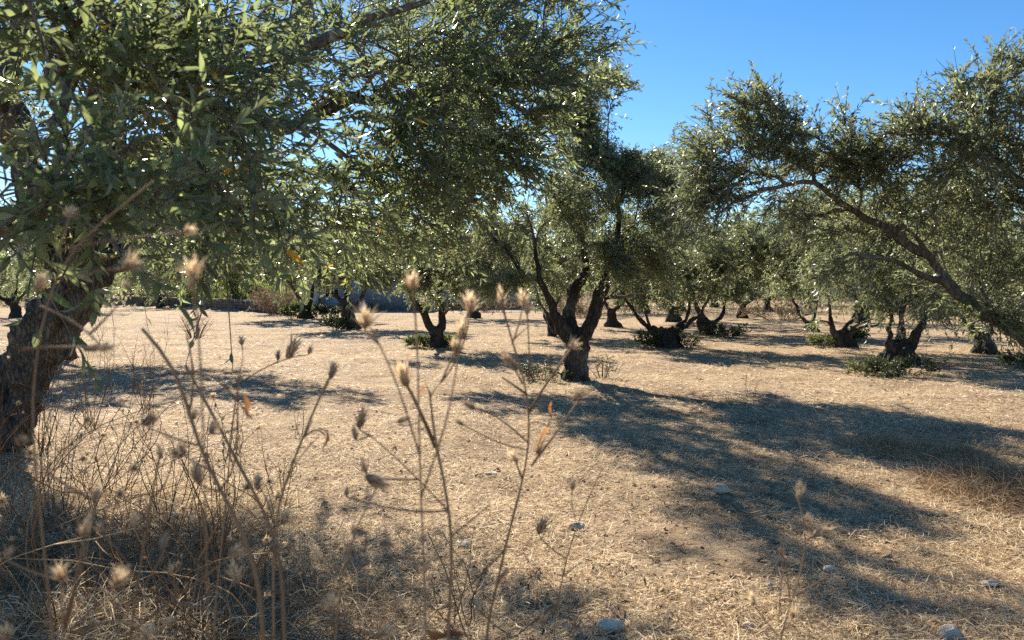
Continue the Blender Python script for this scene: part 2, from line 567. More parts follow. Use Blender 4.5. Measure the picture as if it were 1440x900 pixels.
# ------------------------------------------------------------------ trees
class Skel:
    def __init__(self, r):
        self.p = np.zeros((20000, 3)); self.par = np.full(20000, -1); self.rad = np.zeros(20000)
        self.plen = np.zeros(20000); self.dir = np.zeros((20000, 3)); self.n = 0; self.r = r

    def node(self, p, par, rad):
        i = self.n
        self.p[i] = p; self.par[i] = par; self.rad[i] = rad
        if par >= 0:
            dv = p - self.p[par]
            L = np.linalg.norm(dv)
            self.plen[i] = self.plen[par] + L
            self.dir[i] = dv / max(L, 1e-6)
        else:
            self.dir[i] = (0, 0, 1)
        self.n += 1
        return i

    def limb(self, pts, r0, r1, wob=0.02, step=0.14, flare=False):
        pts = np.asarray(pts, dtype=float)
        # Catmull-Rom
        q = np.vstack([2 * pts[0] - pts[1], pts, 2 * pts[-1] - pts[-2]])
        out = []
        for i in range(1, len(q) - 2):
            L = np.linalg.norm(q[i + 1] - q[i])
            m = max(2, int(L / step))
            t = (np.arange(m) / m)[:, None]
            out.append(0.5 * ((2 * q[i]) + (-q[i - 1] + q[i + 1]) * t + (2 * q[i - 1] - 5 * q[i] + 4 * q[i + 1] - q[i + 2]) * t ** 2
                              + (-q[i - 1] + 3 * q[i] - 3 * q[i + 1] + q[i + 2]) * t ** 3))
        out = np.vstack(out + [pts[-1:]])
        m = len(out)
        f = np.linspace(0, 1, m)
        rad = r0 + (r1 - r0) * f ** 0.8
        out = out + self.r.normal(0, wob, out.shape) * np.minimum(1, f * 4)[:, None]
        if self.n == 0:
            par = -1
            if flare: rad = rad * (1 + 0.24 * np.exp(-f * 6))
            s = 0
        else:
            par = int(np.argmin(np.sum((self.p[:self.n] - out[0]) ** 2, 1)))
            s = 1
        for i in range(s, m):
            par = self.node(out[i], par, rad[i])
        return par

    def connect(self, tg, pw=0.3, zmin=0.8, step=0.2):
        n0 = self.n
        ok0 = self.p[:n0, 2] - self.p[0, 2] > zmin
        d0 = np.array([np.min(np.sum((self.p[:n0][ok0] - t) ** 2, 1)) for t in tg])
        for t in tg[np.argsort(d0)]:
            n = self.n
            if n > 19000: break
            dv = t - self.p[:n]
            L = np.linalg.norm(dv, axis=1)
            align = np.sum(dv * self.dir[:n], 1) / np.maximum(L, 1e-6)
            cost = L * (1.25 - 0.35 * align) + pw * self.plen[:n]
            cost[:n0][~ok0] = 1e9
            i = int(np.argmin(cost))
            Li = L[i]
            if Li < 0.03: continue
            a = self.p[i].copy()
            c = a + self.dir[i] * 0.4 * Li + np.array([0, 0, 0.10 * Li])
            m = max(2, int(Li / step))
            par = i
            for k in range(1, m + 1):
                s = k / m
                q = (1 - s) ** 2 * a + 2 * s * (1 - s) * c + s * s * t + self.r.normal(0, 0.02 * min(1, Li), 3)
                par = self.node(q, par, 0)

    def radii(self, tip=0.0035, e=2.3):
        n = self.n
        acc = np.zeros(n)
        kids = np.zeros(n, int)
        for i in range(n - 1, -1, -1):
            if kids[i] == 0: acc[i] = tip ** e
            p = self.par[i]
            if p >= 0:
                acc[p] += acc[i] * 1.02
                kids[p] += 1
        r = acc ** (1 / e)
        given = self.rad[:n] > 0
        r[given] = self.rad[:n][given]
        for i in range(n):                      # never thicker than the parent
            p = self.par[i]
            if p >= 0: r[i] = min(r[i], r[p])
        self.r_ = r
        self.kids = kids
        return r


ICO = None


def trunk_mesh(sk, thr, voxel, mat, off, gn=1.0, seed=0):
    bm = bmesh.new()
    n, r = sk.n, sk.r_
    mb = MB()
    for i in range(n):
        if r[i] < thr: continue
        j = sk.par[i]
        if j >= 0:
            mb.sweep([sk.p[j], 0.5 * (sk.p[i] + sk.p[j]), sk.p[i]], [min(r[j], r[i] * 1.3), 0.5 * (r[i] + min(r[j], r[i] * 1.3)), r[i]], 9)
        bmesh.ops.create_icosphere(bm, subdivisions=1 if voxel > 0.03 else 2, radius=r[i] * 1.03, matrix=Matrix.Translation(Vector(sk.p[i])))
    # root flare
    b = sk.p[0]
    for k in range(7):
        a = k / 7 * 6.28 + sk.r.uniform(-.3, .3)
        rr = r[0] * sk.r.uniform(0.75, 1.2)
        mb.sweep([b + (0, 0, rr * 1.3), b + (math.cos(a) * rr * .6, math.sin(a) * rr * .6, rr * 0.5), b + (math.cos(a) * rr * 1.15, math.sin(a) * rr * 1.15, -0.08)],
                 [r[0] * .5, r[0] * .45, r[0] * .25], 8)
    tmp = bpy.data.meshes.new('tmp')
    bm.to_mesh(tmp); bm.free()
    nv = len(tmp.vertices)
    v = np.zeros(nv * 3); tmp.vertices.foreach_get('co', v)
    tri = np.zeros(len(tmp.loops), int); tmp.loops.foreach_get('vertex_index', tri)
    mb.add(v.reshape(-1, 3), tri.reshape(-1, 3))
    bpy.data.meshes.remove(tmp)
    me = mb.mesh('tmp', [])
    o = bpy.data.objects.new('tmp', me)
    col.objects.link(o)
    md = o.modifiers.new('r', 'REMESH'); md.mode = 'VOXEL'; md.voxel_size = voxel
    sm = o.modifiers.new('s', 'SMOOTH'); sm.iterations = 2; sm.factor = 0.5
    dg = bpy.context.evaluated_depsgraph_get()
    em = bpy.data.meshes.new_from_object(o.evaluated_get(dg))
    bpy.data.objects.remove(o); bpy.data.meshes.remove(me)
    nv = len(em.vertices)
    v = np.zeros(nv * 3); em.vertices.foreach_get('co', v); v = v.reshape(-1, 3)
    nr = np.zeros(nv * 3); em.vertices.foreach_get('normal', nr); nr = nr.reshape(-1, 3)
    # local thickness of the limb, so relief scales with it
    big = np.where(r >= thr)[0]
    th = np.zeros(nv)
    for s in range(0, nv, 4000):
        dd = np.linalg.norm(v[s:s + 4000, None] - sk.p[big][None], axis=2) - r[big][None]
        th[s:s + 4000] = r[big][np.argmin(dd, 1)]
    q = v * np.array([1, 1, 0.33])
    disp = 0.30 * vnoise(q * 7, seed) + 0.16 * vnoise(q * 17, seed + 1) + 0.07 * vnoise(v * 32, seed + 2)
    disp = disp - 0.18 * np.abs(vnoise(q * 11, seed + 3))
    v = v + nr * (disp * np.minimum(th, 0.25) * gn)[:, None] - np.asarray(off)
    em.vertices.foreach_set('co', v.ravel().astype(np.float32))
    em.polygons.foreach_set('use_smooth', np.ones(len(em.polygons), dtype=bool))
    em.materials.clear(); em.materials.append(mat)
    em.name = 'trunk'
    em.update()
    return em


def edges_mesh(sk, lo, hi, nsid, mat, off, extra=None):
    n, r = sk.n, sk.r_
    idx = np.arange(n)
    sel = idx[(sk.par[:n] >= 0) & (r < hi) & (r >= lo)]
    a, b = sk.p[sk.par[sel]], sk.p[sel]
    ra, rb = np.minimum(r[sk.par[sel]], r[sel] * 1.25), r[sel]
    if extra is not None:
        a = np.vstack([a, extra[0]]); b = np.vstack([b, extra[1]])
        ra = np.concatenate([ra, extra[2]]); rb = np.concatenate([rb, extra[3]])
    t = norm(b - a)
    a = a - t * (ra * 0.6)[:, None]
    ref = np.where(np.abs(t[:, 2:3]) < 0.8, np.array([[0, 0, 1.0]]), np.array([[1.0, 0, 0]]))
    u = norm(np.cross(t, ref)); w = np.cross(t, u)
    ang = np.arange(nsid) / nsid * 2 * np.pi
    ring = u[:, None] * np.cos(ang)[None, :, None] + w[:, None] * np.sin(ang)[None, :, None]
    v = np.concatenate([a[:, None] + ring * ra[:, None, None], b[:, None] + ring * rb[:, None, None]], 1).reshape(-1, 3) - np.asarray(off)
    j = np.arange(nsid)
    f = np.stack([j, (j + 1) % nsid, nsid + (j + 1) % nsid, nsid + j], -1)
    f = (f[None] + (np.arange(len(a)) * 2 * nsid)[:, None, None]).reshape(-1, 4)
    return mesh_np('twigs', v, [f], [mat])


def ell_targets(r, ells, gap=-0.15, gs=1.1, seed=0):
    out = []
    for c, rad, n in ells:
        m = n * 5
        d = norm(r.normal(size=(m, 3)))
        q = d * (r.uniform(0, 1, m) ** 0.42)[:, None] * np.asarray(rad) + np.asarray(c)
        q = q[vnoise(q * gs, seed) > gap]
        out.append(q[:n])
    return np.vstack(out)


TREES = 0
GROUP = 'olive trees of the dry grove'


def olive(label, base, limbs, ells, shoots, K=20, leaf=(0.062, 0.0145), hi=False, mat=None, thr=0.035, voxel=0.03, bark=None,
          gap=-0.15, gs=1.1, sh_len=(0.2, 0.4), nsid=5, single=0, zmin=0.8, twig_lo=0.0, up=0.15, droop=(0.05, 0.5), gn=1.0, keep=None, flat=1.0, twig_mat=None,
          name='olive_tree', twig_stems=True):
    """limbs: list of (points, r0, r1); first is the trunk. ells: crown lobes (centre, radii, number of branch tips)"""
    global TREES
    TREES += 1
    seed = TREES * 31
    r = np.random.default_rng(seed)
    mat = mat or M_LEAF
    sk = Skel(r)
    for k, (pts, r0, r1) in enumerate(limbs):
        sk.limb(pts, r0, r1, flare=(k == 0))
    tg = ell_targets(r, ells, gap, gs, seed)
    sk.connect(tg, zmin=zmin)
    rad = sk.radii()
    n = sk.n
    root = thing(name, label, 'tree', tuple(base), GROUP)
    off = np.asarray(base)
    link('trunk', trunk_mesh(sk, thr, voxel, bark or M_BARK, off, gn, seed), root)
    # leafy shoots on the thin twigs
    thin = np.where((rad < 0.016) & (sk.par[:n] >= 0))[0]
    wgt = np.where(sk.kids[thin] == 0, 3.0, 1.0)
    pick = r.choice(thin, shoots, p=wgt / wgt.sum())
    f = r.uniform(0, 1, (shoots, 1))
    p0 = sk.p[pick] * f + sk.p[sk.par[pick]] * (1 - f)
    cen = np.average(np.array([e[0] for e in ells]), axis=0, weights=[e[2] for e in ells])
    d = norm(sk.dir[pick] * 0.65 + norm(p0 - cen) * 0.35 + r.normal(0, 0.55, (shoots, 3)) + np.array([0, 0, up]))
    d = norm(d * np.array([1, 1, flat]))
    L = r.uniform(sh_len[0], sh_len[1], shoots)
    dr = r.uniform(droop[0], droop[1], shoots)
    if keep is not None:
        kk = keep(p0 + d * (L * 0.7)[:, None])
        p0, d, L, dr = p0[kk], d[kk], L[kk], dr[kk]
    z = np.array([0, 0, 1.0])
    mid = p0 + d * (L * .5)[:, None] - z * (dr * L * .25)[:, None]
    end = p0 + d * L[:, None] - z * (dr * L)[:, None]
    one = np.ones(len(L))
    ex = None
    if twig_stems:
        ex = (np.vstack([p0, mid]), np.vstack([mid, end]), np.concatenate([one * .0028, one * .002]), np.concatenate([one * .002, one * .001]))
    tw = link('twigs', edges_mesh(sk, twig_lo, thr * 1.02, nsid, twig_mat or M_TWIG, off, ex), root)
    tag(tw, kind='stuff')
    fr = leaf_frames(p0, d, L, dr, K, r, leaf[0], leaf[1])
    # some shoots have lost most of their leaves
    has = r.uniform(0, 1, len(fr[0])) < np.repeat(np.where(r.uniform(0, 1, len(L)) < 0.16, 0.12, 0.92), K)
    fr = tuple(a[has] for a in fr)
    own = np.repeat(np.arange(len(L)), K)[has]
    nl = len(fr[0])
    # shade of green goes by shoot as well as by leaf
    tint = np.clip(0.35 * r.uniform(0, 1, len(L))[own] + 0.65 * r.uniform(0, 1, nl), 0, 1) * 0.95
    tint[r.uniform(0, 1, nl) < 0.004] = 0.995
    rest = np.ones(nl, bool)
    if single:
        mid_ = fr[0] + fr[1] * (fr[4] * .5)[:, None]
        px, py, zz = project(mid_)
        e0 = np.stack(project(fr[0])[:2], -1); e1 = np.stack(project(fr[0] + fr[1] * fr[4][:, None])[:2], -1)
        size = np.linalg.norm(e1 - e0, axis=1)
        size[(px < 5) | (px > 1435) | (py < 5) | (py > 895) | (zz < 0.3)] = 0
        # keep those not buried behind others: nearest in its small picture cell
        cell = (px // 14).astype(int) * 1000 + (py // 14).astype(int)
        order = np.argsort(zz + np.where(size > 0, 0, 1e6))
        _, first = np.unique(cell[order], return_index=True)
        front = np.zeros(nl, bool); front[order[first]] = True
        size[~front] = 0
        top = np.argsort(-size)[:single]
        top = top[size[top] > 6]
        rest[top] = False
        for q in top:
            ll, lw = fr[4][q], fr[5][q]
            me = leaf_variant(mat, int(tint[q] * 7.99), tint[q] > 0.98)
            lo = link('leaf', me, root)
            x, y, zc = fr[1][q] * ll, fr[2][q] * lw, fr[3][q] * ll
            t_ = fr[0][q] - off
            lo.matrix_basis = Matrix(((x[0], y[0], zc[0], t_[0]), (x[1], y[1], zc[1], t_[1]), (x[2], y[2], zc[2], t_[2]), (0, 0, 0, 1)))
    fr = tuple(a[rest] for a in fr)
    cr = link('crown', leaves_mesh('crown', fr, mat, tint[rest], (np.linalg.norm(fr[0] - np.array([0, 0, CAMH]), axis=1) < 2.9) if hi else False, off), root)
    tag(cr, kind='stuff')
    return root


def px_limb(d, pts, dd=0.0):
    """limb traced at depth d (metres), drifting by dd over its length"""
    m = len(pts)
    return [P(x, y, d + dd * k / max(1, m - 1)) for k, (x, y) in enumerate(pts)]


def gbase(px, py):
    x, y = G(px, py)
    return np.array([x, y, Hs(x, y) - 0.02])


def orchard(label, px, py, forks, crown, shoots, trunk_r, dens=90, leaf=(0.075, 0.021), K=16, gap=-0.2, **kw):
    """grove tree: foot at photo pixel (px, py); forks = limbs traced in pixels, each (points, r0, r1, depth drift);
    crown = lobes (px, py, depth offset, rx, ry, rz)"""
    b = gbase(px, py)
    d = b[1]
    limbs = []
    for k, (pts, r0, r1, dd) in enumerate(forks):
        q = px_limb(d, pts, dd)
        if k == 0: q[0] = b + np.array([0, 0, -0.03])
        limbs.append((q, r0 * trunk_r * 0.74, r1 * trunk_r * 0.74))
    ells = []
    vols = [(rx * ry * rz) ** .7 for (_, _, _, rx, ry, rz) in crown]
    for (x, y, od, rx, ry, rz), v in zip(crown, vols):
        ells.append((P(x, y, d + od), (rx, ry, rz), max(8, int(dens * (v / sum(vols)) * len(crown) ** 0.0 + 10))))
    kw.setdefault('voxel', 0.04); kw.setdefault('thr', 0.04); kw.setdefault('nsid', 3); kw.setdefault('twig_stems', False)
    return olive(label, b, limbs, ells, int(shoots * (.8 if shoots > 9000 else .64)), K=K, leaf=(leaf[0] * 1.16, leaf[1] * 1.18), gap=gap, **kw)


# ------------------------------------------------------------------ ground
def build_ground():
    def spaced(a, b, n, k):
        s = np.linspace(-1, 1, n)
        v = np.sinh(s * k) / np.sinh(k)
        return np.where(v < 0, -v * a, v * b)
    ys = np.concatenate([np.linspace(-60, 1.6, 16)[:-1], np.geomspace(0.06, 1.0, 300) * 420])
    ys = np.concatenate([np.linspace(-60, 1.0, 14), 1.0 + (np.geomspace(1, 421, 250) - 1) * 1.0 + np.linspace(0.01, 1.0, 250)])
    xs = spaced(-420, 420, 201, 6.0)
    X, Y = np.meshgrid(xs, ys, indexing='xy')
    Z = H(X, Y)
    v = np.stack([X, Y, Z], -1).reshape(-1, 3)
    nx, ny = len(xs), len(ys)
    i, j = np.meshgrid(np.arange(ny - 1), np.arange(nx - 1), indexing='ij')
    f = np.stack([i * nx + j, i * nx + j + 1, (i + 1) * nx + j + 1, (i + 1) * nx + j], -1).reshape(-1, 4)
    o = link('ground', mesh_np('ground', v, [f], [M_GROUND]))
    tag(o, kind='structure')


build_ground()

# ------------------------------------------------------------------ far things: wall, shed, barrel
def build_wall():
    L = np.linalg.norm(WALL_B - WALL_A)
    ang = math.atan2(_wd[1], _wd[0])
    base = (float(WALL_A[0]), float(WALL_A[1]), 0)
    root = thing('stone_wall', 'low dark stone retaining wall along the far left edge of the grove', 'wall', base)
    core = MB()
    mid = (WALL_A + WALL_B) / 2
    core.box((mid[0], mid[1], 0.24), (L, 0.30, 0.6), ang)
    link('core', core.mesh('core', [M_WALL], False, base), root)
    st = MB()
    for row in range(4):
        s = -rng.uniform(0, .3)
        while s < L:
            w = rng.uniform(0.28, 0.6)
            c = WALL_A + _wd * (s + w / 2) - _wn * 0.06
            z = 0.05 + row * 0.155
            st.box((c[0], c[1], z + 0.07), (w * 0.95, 0.40 + rng.uniform(-.03, .05), 0.148), ang + rng.normal(0, .02), 0.018)
            s += w
    so = link('stones', st.mesh('stones', [M_WALL], False, base), root)
    tag(so, kind='stuff')


build_wall()


def build_shed():
    x0, x1, y = P(449, 430, 45)[0], P(578, 430, 45)[0], 45.0
    z0 = Hs((x0 + x1) / 2, y)
    base = ((x0 + x1) / 2, y, z0 - 0.05)
    root = thing('farm_shed', 'low blue-grey rendered shed half hidden behind the olive trees', 'shed', base)
    w = x1 - x0
    mb = MB()
    # front wall with a window opening: four pieces round it
    wx0, wx1, wz0, wz1 = -w / 2 + 0.35, -w / 2 + 1.15, 0.75, 1.25
    hh = 2.2
    def slab(a, b, za, zb): mb.box(((a + b) / 2, 0, (za + zb) / 2), (b - a, 0.25, zb - za))
    slab(-w / 2, wx0, 0, hh); slab(wx1, w / 2, 0, hh); slab(wx0, wx1, 0, wz0); slab(wx0, wx1, wz1, hh)
    mb.box((-w / 2 + 0.125, 2.1, hh / 2), (0.25, 3.9, hh)); mb.box((w / 2 - 0.125, 2.1, hh / 2), (0.25, 3.9, hh)); mb.box((0, 4.2, hh / 2), (w, 0.25, hh))
    link('wall', mb.mesh('wall', [M_CONC], False), root)
    rf = MB(); rf.box((0, 2.1, hh + 0.06), (w + 0.5, 5.0, 0.1)); link('roof', rf.mesh('roof', [M_ROOF], False), root)
    wi = MB()
    for a in (0.0, 0.5, 1.0): wi.box((wx0 + (wx1 - wx0) * a, -0.06, (wz0 + wz1) / 2), (0.06, 0.06, wz1 - wz0))
    for z in (wz0, wz1): wi.box(((wx0 + wx1) / 2, -0.06, z), (wx1 - wx0 + .06, 0.064, 0.06))
    fo = link('window', wi.mesh('window', [M_PLASTER], False), root)
    pa = MB(); pa.box(((wx0 + wx1) / 2, 0.02, (wz0 + wz1) / 2), (wx1 - wx0, 0.02, wz1 - wz0)); link('pane', pa.mesh('pane', [M_DARK], False), fo)
    pi = MB(); pi.box((-w / 2 - 0.22, -0.1, 1.1), (0.4, 0.4, 2.2)); pi.box((-w / 2 - 0.22, -0.1, 2.25), (0.5, 0.5, 0.1))
    link('pillar', pi.mesh('pillar', [M_PLASTER], False), root)


build_shed()


def build_cwall():
    a, b = P(612, 430, 47), P(770, 430, 50)
    z = Hs(a[0], a[1])
    base = (float((a[0] + b[0]) / 2), float((a[1] + b[1]) / 2), z - 0.1)
    root = thing('concrete_wall', 'pale blue-grey boundary wall seen between the trunks behind the big fork tree', 'wall', base)
    L = float(np.linalg.norm((b - a)[:2])); ang = math.atan2(b[1] - a[1], b[0] - a[0])
    m = MB(); m.box((0, 0, 0.65), (L, 0.2, 1.3), ang); link('panel', m.mesh('panel', [M_CONC], False), root)
    m = MB(); m.box((0, 0, 1.34), (L + .1, 0.28, 0.08), ang); link('coping', m.mesh('coping', [M_PLASTER], False), root)


build_cwall()


def build_barrel():
    p = P(509, 430, 42)
    z = Hs(p[0], p[1])
    root = thing('barrel', 'small bright blue plastic barrel in front of the grey shed', 'barrel', (p[0], p[1], z))
    root.scale = (.62, .62, .62)
    prof = [(0, 0), (.20, 0), (.225, .03), (.235, .22), (.245, .24), (.235, .26), (.235, .52), (.245, .54), (.235, .56), (.225, .78), (.20, .82), (0, .82)]
    m = MB()
    n = 20
    v = np.array([[r_ * math.cos(k / n * 6.2832), r_ * math.sin(k / n * 6.2832), z_] for r_, z_ in prof for k in range(n)])
    f = [[i * n + j, i * n + (j + 1) % n, (i + 1) * n + (j + 1) % n, (i + 1) * n + j] for i in range(len(prof) - 1) for j in range(n)]
    m.add(v, None, f)
    link('body', m.mesh('body', [M_BLUE]), root)
    m = MB()
    m.sweep([(0.24 * math.cos(a), 0.24 * math.sin(a), .82) for a in np.linspace(0, 6.2832, 21)], 0.014, 6, cap=False)
    link('rim', m.mesh('rim', [M_BLUE]), root)


build_barrel()

# ------------------------------------------------------------------ the big near tree on the left
def left_tree():
    b = np.array([*P(-32, 640, 7.0)[:2], 0.0]); b[2] = Hs(b[0], b[1]) - 0.03
    fork = (112, 395)
    limbs = [
        ([b, P(15, 565, 6.95), P(66, 472, 6.9), P(112, 395, 6.8)], 0.26, 0.21),
        ([P(112, 395, 6.8), P(140, 260, 6.3), P(150, 110, 5.3), P(185, 25, 4.5), P(250, 45, 4.0), P(315, 92, 3.6), P(385, 70, 3.5), P(470, 40, 3.5), P(600, 0, 3.8)], 0.19, 0.014),
        ([P(112, 395, 6.8), P(72, 335, 6.7), P(45, 280, 6.4), P(10, 120, 5.9), P(-60, -60, 5.5)], 0.20, 0.06),
        ([P(112, 395, 6.8), P(200, 300, 7.2), P(300, 200, 7.8), P(400, 80, 8.3), P(450, -60, 8.5)], 0.20, 0.05),
        ([P(145, 250, 6.2), P(260, 190, 5.3), P(420, 165, 4.7), P(580, 135, 4.4), P(700, 110, 4.4), P(790, 70, 4.5)], 0.12, 0.012),
        ([P(150, 110, 5.3), P(120, 60, 4.0), P(90, 90, 2.8), P(70, 150, 2.1)], 0.10, 0.012),
        ([P(185, 25, 4.5), P(330, -60, 4.2), P(520, -120, 4.2), P(720, -80, 4.6), P(800, -20, 4.8)], 0.10, 0.014),
        ([P(10, 120, 5.9), P(-120, 40, 4.2), P(-200, 60, 3.0)], 0.10, 0.02),
        ([P(10, 120, 5.9), P(60, -140, 6.5), P(150, -300, 7)], 0.12, 0.03),
    ]
    E = []
    def e(px, py, d, rx, ry, rz, n): E.append((P(px, py, d), (rx, ry, rz), n))
    # near leaves, upper left
    e(70, 120, 2.0, .42, .5, .40, 60); e(90, 255, 1.8, .36, .35, .14, 34); e(200, 200, 2.2, .36, .45, .36, 48); e(120, 20, 2.6, .5, .5, .3, 30)
    e(30, 20, 2.4, .45, .5, .25, 24); e(180, 60, 3.0, .5, .6, .35, 30)
    e(270, 130, 3.0, .45, .6, .45, 36); e(280, 270, 3.2, .42, .5, .32, 30); e(370, 210, 3.5, .5, .6, .55, 44)
    # middle
    e(420, 110, 3.9, .6, .7, .55, 44); e(480, 250, 4.1, .55, .6, .45, 44); e(560, 150, 4.2, .55, .6, .6, 46)
    e(390, 310, 4.6, .55, .7, .25, 28); e(590, 270, 4.3, .45, .5, .28, 30)
    e(480, 20, 4.2, .6, .7, .4, 36); e(620, 40, 4.3, .55, .6, .45, 40)
    # right end
    e(660, 140, 4.4, .45, .5, .5, 36); e(720, 60, 4.6, .42, .5, .45, 36); e(735, 130, 4.6, .36, .45, .32, 24)
    e(780, 25, 4.8, .22, .35, .22, 14); e(820, 90, 4.8, .12, .3, .10, 6); e(700, 215, 4.5, .3, .4, .16, 12); e(640, 230, 4.5, .35, .4, .22, 14)
    # the shaded back of the crown
    e(120, 200, 5.6, 1.0, .9, .8, 34); e(30, 190, 5.2, .8, .8, .6, 34); e(20, 290, 5.6, .6, .6, .35, 18); e(190, 300, 4.6, .5, .5, .25, 16); e(60, 330, 6.6, .8, .7, .30, 24); e(260, 330, 7.4, .8, .8, .38, 36); e(200, 150, 7.5, 1.3, 1.0, 1.2, 30)
    e(380, 300, 8.0, .9, .8, .4, 30); e(350, 120, 8.2, 1.3, 1.0, 1.2, 30); e(440, 345, 6.8, .6, .5, .24, 26); e(300, 355, 6.2, .6, .5, .22, 26); e(540, 330, 6.5, .5, .5, .24, 20); e(350, 290, 5.6, .6, .5, .3, 24); e(480, 310, 5.8, .6, .5, .3, 22); e(220, 330, 5.5, .45, .5, .2, 14)
    # above and left of the picture
    e(-150, 0, 5, 1.2, 1.2, 1.2, 40); e(150, -200, 6.2, 1.6, 1.3, 1.0, 24); e(500, -150, 5.0, 1.2, .9, .5, 14); e(-200, 150, 3.0, .6, .7, .6, 24)
    rg = np.random.default_rng(8)

    def gaps(p):
        # the crown is thin where the sun comes through to the weeds in front of it
        t = (p[:, 1] - .9) / .79
        x = p[:, 0] + .325 * t; z = p[:, 2] - .515 * t
        inside = (x > -2.5) & (x < .6) & (z > -1.6) & (z < 1.7)
        ex, ey, _ = project(p)
        pr = np.where(p[:, 1] < 4.2, .46, .62)
        pr = np.where((ey < -15) | (ex < -15), .85, pr)
        far_ok = np.linalg.norm(p - np.array([0, 0, CAMH]), axis=1) > 1.55
        return far_ok & ~(inside & (rg.uniform(0, 1, len(p)) < pr))
    olive('large old olive tree with a leaning grey trunk and big near leaves at far left', b, limbs, E, 5200, K=20,
          leaf=(0.066, 0.0145), hi=True, mat=M_LEAFN, thr=0.028, voxel=0.024, bark=M_BARKN, gap=-0.25, gs=1.6, sh_len=(0.2, 0.42), nsid=6,
          single=300, gn=1.6, up=0.22, droop=(-.1, .35), keep=gaps, flat=.6, twig_mat=M_TWIGP)


left_tree()


# ------------------------------------------------------------------ the leaning tree on the right
def right_tree():
    x, y = P(1640, 640, 6.6)[:2]
    b = np.array([x, y, Hs(x, y) - 0.03])
    d = 6.5
    limbs = [
        ([b, P(1560, 560, 6.5), P(1490, 505, 6.5), P(1430, 467, 6.5), P(1362, 430, 6.5)], 0.125, 0.066),
        ([P(1362, 430, d), P(1330, 395, d), P(1305, 362, 6.5), P(1262, 332, 6.4), P(1225, 310, 6.4), P(1195, 295, 6.4), P(1170, 270, 6.3), P(1140, 257, 6.3),
          P(1105, 256, 6.3), P(1075, 245, 6.2), P(1040, 240, 6.2), P(1005, 232, 6.2)], 0.054, 0.007),
        ([P(1330, 400, d), P(1280, 380, 6.3), P(1240, 360, 6.2), P(1205, 357, 6.1), P(1175, 372, 6.0), P(1160, 395, 6.0)], 0.036, 0.008),
        ([P(1195, 295, 6.4), P(1175, 298, 6.5), P(1140, 300, 6.6), P(1115, 305, 6.7)], 0.028, 0.008),
        ([P(1140, 257, 6.3), P(1145, 235, 6.3), P(1130, 205, 6.3), P(1110, 180, 6.3)], 0.03, 0.008),
        ([P(1105, 256, 6.3), P(1070, 268, 6.2), P(1030, 288, 6.1), P(1005, 300, 6.1)], 0.025, 0.008),
        ([P(1270, 338, 6.4), P(1266, 322, 6.42)], 0.05, 0.045),
        ([P(1490, 505, 6.5), P(1500, 400, 6.3), P(1470, 280, 6.1), P(1420, 200, 6.0), P(1390, 140, 6.0), P(1385, 90, 6)], 0.14, 0.012),
        ([P(1470, 280, 6.1), P(1400, 225, 5.8), P(1330, 205, 5.7), P(1270, 195, 5.7)], 0.05, 0.008),
        ([P(1500, 400, 6.3), P(1600, 250, 6.5), P(1700, 100, 6.6)], 0.12, 0.03),
    ]
    E = []
    def e(px, py, dd, rx, ry, rz, n): E.append((P(px, py, dd), (rx, ry, rz), n))
    e(1045, 200, 6.2, .36, .4, .26, 34); e(1075, 160, 6.2, .26, .3, .22, 24); e(1000, 235, 6.2, .26, .3, .26, 22); e(985, 280, 6.2, .18, .25, .16, 8)
    e(1150, 210, 6.3, .26, .3, .20, 11); e(1110, 290, 6.3, .3, .3, .14, 8); e(1060, 140, 6.2, .07, .1, .06, 3); e(1190, 185, 6.2, .14, .2, .12, 4)
    e(1240, 250, 6.4, .26, .3, .2, 14); e(1290, 190, 5.8, .22, .3, .18, 12)
    e(1340, 200, 5.8, .34, .4, .32, 36); e(1400, 180, 5.9, .40, .5, .42, 50); e(1350, 130, 5.9, .2, .25, .16, 12); e(1420, 110, 6, .16, .2, .26, 9)
    e(1430, 260, 6.0, .40, .5, .30, 40); e(1350, 270, 6.2, .36, .4, .22, 20)
    e(1405, 440, 6.2, .22, .25, .13, 14); e(1390, 350, 6.8, .45, .4, .35, 40); e(1300, 300, 7.0, .3, .3, .25, 14)
    e(1200, 400, 6.1, .26, .3, .16, 8)
    e(1200, 235, 6.3, .25, .3, .14, 14); e(1110, 215, 6.3, .25, .3, .2, 18); e(1150, 320, 6.5, .3, .3, .14, 10); e(1250, 290, 6.5, .25, .3, .16, 12); e(1025, 265, 6.2, .3, .3, .2, 18); e(1310, 405, 6.8, .35, .3, .18, 12); e(1420, 395, 6.6, .35, .3, .2, 14); e(1150, 215, 6.3, .30, .3, .16, 11); e(1195, 240, 6.3, .3, .3, .12, 11); e(1215, 215, 6.2, .2, .2, .10, 4); e(1250, 235, 6.2, .5, .5, .16, 22); e(1190, 310, 6.7, .6, .5, .22, 26); e(1330, 300, 6.6, .6, .6, .3, 34)
    e(1560, 180, 6.2, 1.0, 1.0, .9, 60); e(1620, 350, 6.4, .9, .8, .5, 30)
    olive('olive tree at the right edge leaning far left on a bare arched bough', b, limbs, E, 3900, K=18, leaf=(0.058, 0.014), hi=False, mat=M_LEAF, bark=M_BARKR, twig_mat=M_TWIGP,
          thr=0.02, voxel=0.018, gap=-0.6, gs=2.2, sh_len=(0.16, 0.40), nsid=5, single=300, up=0.3, zmin=0.9)


right_tree()

